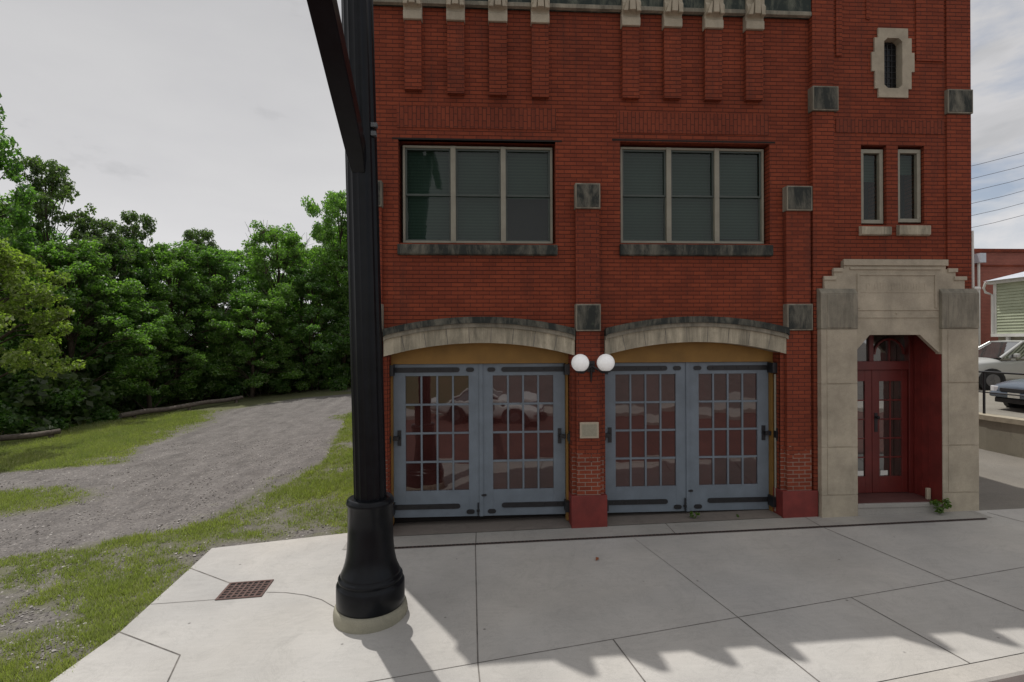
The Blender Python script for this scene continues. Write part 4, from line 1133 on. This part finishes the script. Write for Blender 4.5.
# ------------------------------------------------------------------ right-hand side: lot, wall, cars, houses
dm = MB()
for a, b in zip((8.45, 10, 11.5), (10, 11.5, 13.2)):
    for c, d in zip((-.2, 2, 5, 10, 16), (2, 5, 10, 16, 24)):
        gsheet(dm, [(a, c), (b, c), (b, d), (a, d)], .0)
o = dm.build('driveway', concrete_mat('rough_driveway', (.21, .195, .17), .6, .5)); tag(o, 'rough driveway between the brick building and the retaining wall', kind='structure')
TZ = 1.22
tm = MB(); tz = lambda x: TZ + .04*min(max(x-12.95, 0), 8)
tm.quad((12.95, 3.9, -.4), (12.95, 22, -.4), (12.95, 22, TZ), (12.95, 3.9, TZ)); tm.quad((13.25, -.5, -.4), (12.95, 3.9, -.4), (12.95, 3.9, TZ), (13.25, -.5, tz(13.25))); tm.quad((13.25, -.5, -.4), (60, -.5, -.4), (60, -.5, tz(60)), (13.25, -.5, tz(13.25)))
tm.poly([(12.95, 3.9, TZ), (13.25, -.5, tz(13.25)), (13.26, 3.9, tz(13.26))]); tm.quad((12.95, 3.9, TZ), (13.26, 3.9, tz(13.26)), (13.26, 80, tz(13.26)), (12.95, 80, TZ))
for x0, x1 in ((13.26, 16), (16, 20.95), (20.95, 60)): tm.quad((x0, -.5, tz(x0)), (x1, -.5, tz(x1)), (x1, 80, tz(x1)), (x0, 80, tz(x0)))
o = tm.build('terrace', concrete_mat('parking_gravel', (.27, .25, .21), .6, .4)); tag(o, 'raised parking ground behind the retaining wall', kind='structure')
wm = MB(); 
wpts = [(12.60, 22.0), (12.62, 3.6), (12.95, -.6)]
r = empty('retaining_wall', (12.6, 3.6, 0), 'low stained concrete retaining wall below the parked cars', 'retaining wall')
body = MB(); cap = MB()
for (ax, ay), (bx_, by) in zip(wpts[:-1], wpts[1:]):
    for z0, z1, off, mm in ((-.3, TZ-.06, 0, body), (TZ-.06, TZ+.06, -.04, cap)):
        A = [(ax-12.6+off, ay-3.6), (bx_-12.6+off, by-3.6), (bx_-12.6+.33-off, by-3.6), (ax-12.6+.33-off, ay-3.6)]
        mm.prism(A, 'z', z0, z1)
body.build('wall', M['wallconc'], r); cap.build('coping', simple('tan_coping', (.36, .32, .24), .9, .2, 6, .3), r)
r = empty('railing', (12.85, 3.87, TZ+.06), 'thin black pipe railing on the retaining wall in front of the parked cars', 'railing')
for zr, rr in ((1.07, .024), (.55, .016)):
    m = MB(); m.tube([(0, 7.2, zr), (0, 0, zr), (.18, -3.4, zr)], rr, 8); m.build('rail', M['iron'], r)
for k, (x, y) in enumerate(((0, 0), (0, 2.4), (0, 4.8), (.11, -2.2))):
    m = MB(); m.tube([(x, y, -.02), (x, y, 1.07)], .03, 8); m.build('post', M['iron'], r)

def make_car(name, loc, rz, paint, suv, lab, group):
    r = empty(name, loc, lab, 'car', group, rz)
    if suv: ST = [(0, .42, .74, .80, .70), (.12, .30, .90, .96, .82), (.5, .27, 1.0, 1.06, .88), (1.25, .26, 1.06, 1.14, .91), (2.4, .26, 1.10, 1.16, .92), (3.6, .26, 1.12, 1.18, .92), (4.45, .28, 1.10, 1.16, .88), (4.68, .40, .98, 1.04, .80)]; top = 1.72; gh = [(1.22, 1.13), (2.05, top-.03), (2.6, top), (3.9, top-.01), (4.35, top-.06), (4.66, 1.14)]; wz = .35; wx = (.95, 3.65)
    else: ST = [(0, .38, .58, .63, .68), (.12, .25, .70, .75, .80), (.5, .21, .78, .84, .86), (1.2, .20, .86, .93, .88), (2.4, .20, .90, .95, .89), (3.5, .20, .92, .97, .89), (4.3, .24, .90, .96, .84), (4.6, .36, .80, .86, .76)]; top = 1.44; gh = [(1.15, .93), (2.0, top-.03), (2.5, top), (3.1, top-.02), (3.45, top-.08), (4.0, .95)]; wz = .32; wx = (.88, 3.55)
    m = MB(); rings = []
    for x, zb, zs, zt, w in ST:
        h = [(0, zb), (w*.85, zb), (w*.98, zb+.12), (w, zb+(zs-zb)*.5), (w*.975, zs-.06), (w*.90, zs), (w*.55, zt), (0, zt+.012)]
        rings.append([(x, y, z) for y, z in h] + [(x, -y, z) for y, z in reversed(h[1:-1])])
    k = len(rings[0]); vs = [q for rg in rings for q in rg]; fs = [tuple(range(k)), tuple(range(len(vs)-1, len(vs)-k-1, -1))]
    for i in range(len(rings)-1):
        for j in range(k): fs.append((i*k+j, i*k+(j+1) % k, (i+1)*k+(j+1) % k, (i+1)*k+j))
    m.add(vs, fs, 0, True); body = m.build('body', paint, r); md = body.modifiers.new('sub', 'SUBSURF'); md.levels = md.render_levels = 2
    for i in (0, len(ST)-1): pass
    # greenhouse: glass volume, roof and pillars
    wB, wT = (.86, .68) if suv else (.82, .60)
    def wid(z): z0 = gh[0][1]; return wB + (wT-wB)*clamp((z-z0)/(top-z0), 0, 1)
    gm = MB(); sec = [(x, z) for x, z in gh]; zb = gh[0][1]-.08
    base = [(gh[0][0], zb)] + sec + [(gh[-1][0], zb)]
    for s in (-1, 1):
        gm.poly([(x, s*(wid(z)), z) for x, z in base])
    for (x0, z0), (x1, z1) in zip(sec[:-1], sec[1:]): gm.quad((x0, -wid(z0), z0), (x0, wid(z0), z0), (x1, wid(z1), z1), (x1, -wid(z1), z1))
    gm.build('windows', M['car_glass'], r)
    rm = MB(); rs = sec[1:5]
    for (x0, z0), (x1, z1) in zip(rs[:-1], rs[1:]): rm.prism([(x0, z0+.004), (x1, z1+.004), (x1, z1+.035), (x0, z0+.035)], 'y', -wT-.01, wT+.01)
    for s in (-1, 1):
        def pil(a, b, w_): rm.tube([(a[0], s*(wid(a[1])+.004), a[1]), (b[0], s*(wid(b[1])+.004), b[1])], w_, 6, cap=False)
        pil(gh[0], gh[1], .05); pil(gh[-1], gh[-2], .045); pil((2.55, gh[0][1]), (2.5, top), .035); pil((3.55 if suv else 3.2, gh[0][1]), (3.5 if suv else 3.05, top-.02), .04)
        pil(gh[1], gh[3], .03)
    rm.build('roof', paint, r, bevel=.01)
    for x in wx:
        for s in (-1, 1):
            w = .9 if suv else .87
            arch_ = MB(); n = 20
            arch_.prism([(x + (wz+.07)*math.cos(2*math.pi*q/n), wz + (wz+.07)*math.sin(2*math.pi*q/n)) for q in range(n)], 'y', s*(w-.12), s*(w+.012)); arch_.build('wheel_arch', M['trim'], r)
            t = MB(); n = 22
            t.prism([(x + wz*math.cos(2*math.pi*q/n), wz + wz*math.sin(2*math.pi*q/n)) for q in range(n)], 'y', s*(w-.15), s*(w+.03)); wh = t.build('wheel', M['tyre'], r, bevel=.02)
            t = MB(); rr = wz*.64
            t.prism([(x + rr*math.cos(2*math.pi*q/n), wz + rr*math.sin(2*math.pi*q/n)) for q in range(n)], 'y', s*(w+.02), s*(w+.036))
            for q in range(5):
                a = q*2*math.pi/5; c_, s_ = math.cos(a), math.sin(a)
                P = lambda u, v: (x + u*c_ - v*s_, wz + u*s_ + v*c_)
                t.prism([P(.04, -.028), P(rr*.96, -.02), P(rr*.96, .02), P(.04, .028)], 'y', s*(w+.036), s*(w+.048))
            t.build('rim', M['rim'], wh)
    zl = ST[1][2]-.08
    for s in (-1, 1):
        m = MB(); m.prism([(.03, s*.5), (.02, s*.62), (.10, s*.80), (.34, s*.865), (.36, s*.84), (.12, s*.55)], 'z', zl-.12, zl+.03); m.build('headlight', M['lens'], r, bevel=.02)
        mx = gh[0][0]+.42; m = MB(); m.box(mx, mx+.13, s*.93 - .09, s*.93 + .1, gh[0][1]+.02, gh[0][1]+.17); m.build('mirror', paint, r, bevel=.04)
    m = MB(); m.box(-.012, .05, -.42, .42, zl-.09, zl); m.build('grille', M['trim'], r, bevel=.01)
    m = MB(); m.box(-.035, .2, -.72, .72, ST[0][1]-.02, ST[0][1]+.13); m.build('bumper', paint, r, bevel=.05)
    m = MB(); m.box(-.045, -.03, -.16, .16, ST[0][1]+.0, ST[0][1]+.13); m.build('licence_plate', M['plate'], r)
    m = MB(); m.box(.02, .12, -.6, .6, ST[0][1]-.16, ST[0][1]-.03); m.build('air_intake', M['trim'], r, bevel=.02)
    return r
CG = 'cars parked above the retaining wall'
make_car('parked_car', (17.0, 9.4, TZ+.17), R_(-10), M['car_silver'], True, 'silver estate car with its windscreen showing, parked above the retaining wall', CG)
make_car('parked_car', (13.95, 4.1, TZ+.04), R_(-3), M['car_blue'], False, 'slate blue car nosing up to the railing, nearest and lowest of the parked cars', CG)
make_car('parked_car', (18.2, 12.9, TZ+.22), R_(-6), M['car_white'], False, 'white car mostly hidden behind the silver car and the stone entrance', CG)
make_car('parked_car', (2.35, -12.6, g(0, -6)-.14+.03), R_(180+8.6), M['car_white'], False, 'white car parked across the street, seen as a reflection in the left garage door panes', None)

# green house
def make_house():
    r = empty('green_house', (20, 6, TZ), 'pale green clapboard house with white trim behind the parked cars', 'house')
    X0, X1, Y0, Y1 = 0, 7, -7, 4.35; z0, z1 = 2.18, 4.12
    m = MB(); n = 17; h = (z1-z0)/n
    for i in range(n):
        a = z0 + i*h
        m.prism([(0-.034, a), (-.004, a+h), (.05, a+h), (.05, a)], 'y', Y0+.002, Y1-.002)
        m.prism([(Y1+.022, a), (Y1, a+h), (Y1-.05, a+h), (Y1-.05, a)], 'x', X0+.002, X1-.002)
    m.box(.04, X1, Y0, Y1-.04, z0, z1); m.build('siding', M['siding'], r)
    m = MB(); m.box(.06, X1, Y0+.05, Y1-.06, -.1, z0-.12); m.build('foundation', M['wallconc'], r)
    m = MB(); m.box(-.10, X1, Y0, Y1+.08, z0-.12, z0+.0); m.box(-.04, .08, Y1-.08, Y1+.035, z0, z1); m.box(-.16, X1, Y0, Y1+.16, z1, z1+.14); m.build('trim', M['white_trim'], r)
    for k in range(6):
        y = Y1-.5-k*.9; mm = MB(); mm.box(-.05, .05, y-.05, y+.05, -.02, z0-.12); mm.build('porch_post', M['white_trim'], r)
    m = MB(); m.prism([(-.3, z1+.12), (X1/2, z1+1.0), (X1+.3, z1+.12), (X1/2, z1+.9)], 'y', Y0-.2, Y1+.2); m.build('roof', M['roof_metal'], r)
    m = MB(); m.tube([(-.18, Y1+.2, z1+.08), (-.18, Y1+.28, z1-.12), (-.1, Y1+.28, z1-.3), (-.06, Y1+.05, z1-.42), (-.06, Y1+.05, z0)], .045, 8); m.build('downspout', M['white_trim'], r)
make_house()
def make_far():
    r = empty('brick_building', (26, 15, TZ), 'flat roofed red brick building behind the green house', 'building')
    m = MB(); m.box(-6, 22, 0, 12, -.2, 6.2); m.build('wall', M['brick_far'], r)
    m = MB(); m.box(-6.1, 22.1, -.08, 12, 6.2, 6.36); m.box(-6.02, 22, -.05, -.002, 5.5, 5.58); m.build('parapet', M['brick_pier'], r)
    m = MB(); m.box(-2.2, -1.9, -.35, -.02, 5.65, 6.1); m.build('scupper', M['roof_metal'], r)
    m = MB(); m.tube([(-2.05, -.12, 5.65), (-2.05, -.12, .1)], .06, 8); m.build('downspout', M['white_trim'], r)
make_far()
# overhead wires
wires = ((13.5, 19.5), (13.1, 18.4), (11.6, 16.9), (11.2, 16.2), (10.7, 15.6), (8.0, 10.2))
for i, (za, zb) in enumerate(wires):
    A, Bq = Vector((21.5, 18+i*.3, 8.6 + (5-i)*.62)), Vector((38, 15+i*.3, 13.0 + (5-i)*.72))
    pts = [A.lerp(Bq, t) + Vector((0, 0, -.8*4*t*(1-t))) for t in np.linspace(-.35, 1.3, 14)]
    m = MB(); m.tube(pts, .012, 5); o = m.build('overhead_wire', M['wire']); tag(o, 'thin dark overhead wire, one of the slanting run right of the fire station', 'wire', 'overhead wires')

# ------------------------------------------------------------------ world, sun, camera
SUN = Vector((-.6, 1.0, 0)).normalized(); EL = R_(67.6)
w = bpy.data.worlds.new('World'); scene.world = w; w.use_nodes = True
nt = w.node_tree; nt.nodes.clear()
out = N(nt, 'ShaderNodeOutputWorld'); bg = N(nt, 'ShaderNodeBackground'); bg.inputs[1].default_value = .1
sky = N(nt, 'ShaderNodeTexSky', sky_type='NISHITA', sun_disc=False); sky.sun_elevation = EL; sky.sun_rotation = math.atan2(SUN.x, SUN.y); sky.air_density = 1.0; sky.dust_density = 2.0; sky.altitude = 200
tc = N(nt, 'ShaderNodeTexCoord')
sep = N(nt, 'ShaderNodeSeparateXYZ'); L(nt, tc.outputs['Generated'], sep.inputs[0])
mp = N(nt, 'ShaderNodeMapping'); mp.inputs['Scale'].default_value = (1.6, 1.6, 4.2); mp.inputs['Location'].default_value = (.3, .1, 0); L(nt, tc.outputs['Generated'], mp.inputs[0])
n1 = noise_node(nt, 2.1, 7, .58, mp.outputs[0], .3)
# cloud cover is thick towards the west (left), broken to the east
cov = N(nt, 'ShaderNodeMapRange'); cov.inputs[1].default_value = -.2; cov.inputs[2].default_value = .75; cov.inputs[3].default_value = .62; cov.inputs[4].default_value = .0; L(nt, sep.outputs[0], cov.inputs[0])
ad = N(nt, 'ShaderNodeMath', operation='ADD'); L(nt, n1.outputs[0], ad.inputs[0]); L(nt, cov.outputs[0], ad.inputs[1])
fac = ramp(nt, ad.outputs[0], [(.40, .30), (.58, 1)])
n2 = noise_node(nt, 1.5, 6, .55, mp.outputs[0], .2)
cc = ramp(nt, n2.outputs[0], [(.30, (.42*10, .43*10, .45*10)), (.42, (5.45, 5.4, 5.55)), (.8, (6.0, 5.95, 6.1))])
cc.color_ramp.elements[0].color = (.60, .61, .63, 1); cc.color_ramp.elements[1].color = (.90, .895, .915, 1); cc.color_ramp.elements[2].color = (1, .995, 1.0, 1)
# thin cloud glows brighter high up around the sun
hi = ramp(nt, sep.outputs[2], [(0, .84), (.10, .80), (.26, .70), (.5, .61), (1, .76)])
hm = N(nt, 'ShaderNodeMath', operation='MULTIPLY'); hm.inputs[1].default_value = 10; L(nt, hi.outputs[0], hm.inputs[0])
vm = N(nt, 'ShaderNodeVectorMath', operation='SCALE'); L(nt, cc.outputs[0], vm.inputs[0]); L(nt, hm.outputs[0], vm.inputs['Scale'])
col = mix(nt, fac.outputs[0], sky.outputs[0], vm.outputs[0])
L(nt, col, bg.inputs[0]); L(nt, bg.outputs[0], out.inputs[0])

sd = bpy.data.lights.new('sun', 'SUN'); sd.energy = 2.9; sd.angle = R_(.5); sd.color = (1, .965, .92)
so_ = bpy.data.objects.new('sun', sd); COL.objects.link(so_)
d = -(SUN*math.cos(EL) + Vector((0, 0, math.sin(EL))))
so_.rotation_euler = d.to_track_quat('-Z', 'Y').to_euler(); so_.location = (0, 0, 30)

cd = bpy.data.cameras.new('camera'); cam = bpy.data.objects.new('camera', cd); COL.objects.link(cam)
cd.sensor_width = 36; cd.lens = 18; cd.clip_end = 2000; cd.clip_start = .05
th, rl = R_(3.2), .0045
Fw = Vector((math.sin(th), math.cos(th), 0)); Rh = Vector((math.cos(th), -math.sin(th), 0)); Zv = Vector((0, 0, 1))
Rr = (Rh*math.cos(rl) - Zv*math.sin(rl)); Uu = (Zv*math.cos(rl) + Rh*math.sin(rl))
mat = Matrix((Rr, Uu, -Fw)).transposed().to_4x4(); mat.translation = (0, -8.6, 3.2); cam.matrix_world = mat
scene.camera = cam
scene.view_settings.view_transform = 'Standard'; scene.view_settings.look = 'None'; scene.view_settings.exposure = 0; scene.view_settings.gamma = 1
scene.view_settings.use_curve_mapping = False
scene.render.engine = 'CYCLES'
scene.cycles.max_bounces = 9; scene.cycles.diffuse_bounces = 6; scene.cycles.transmission_bounces = 6; scene.cycles.transparent_max_bounces = 6; scene.cycles.use_denoising = True
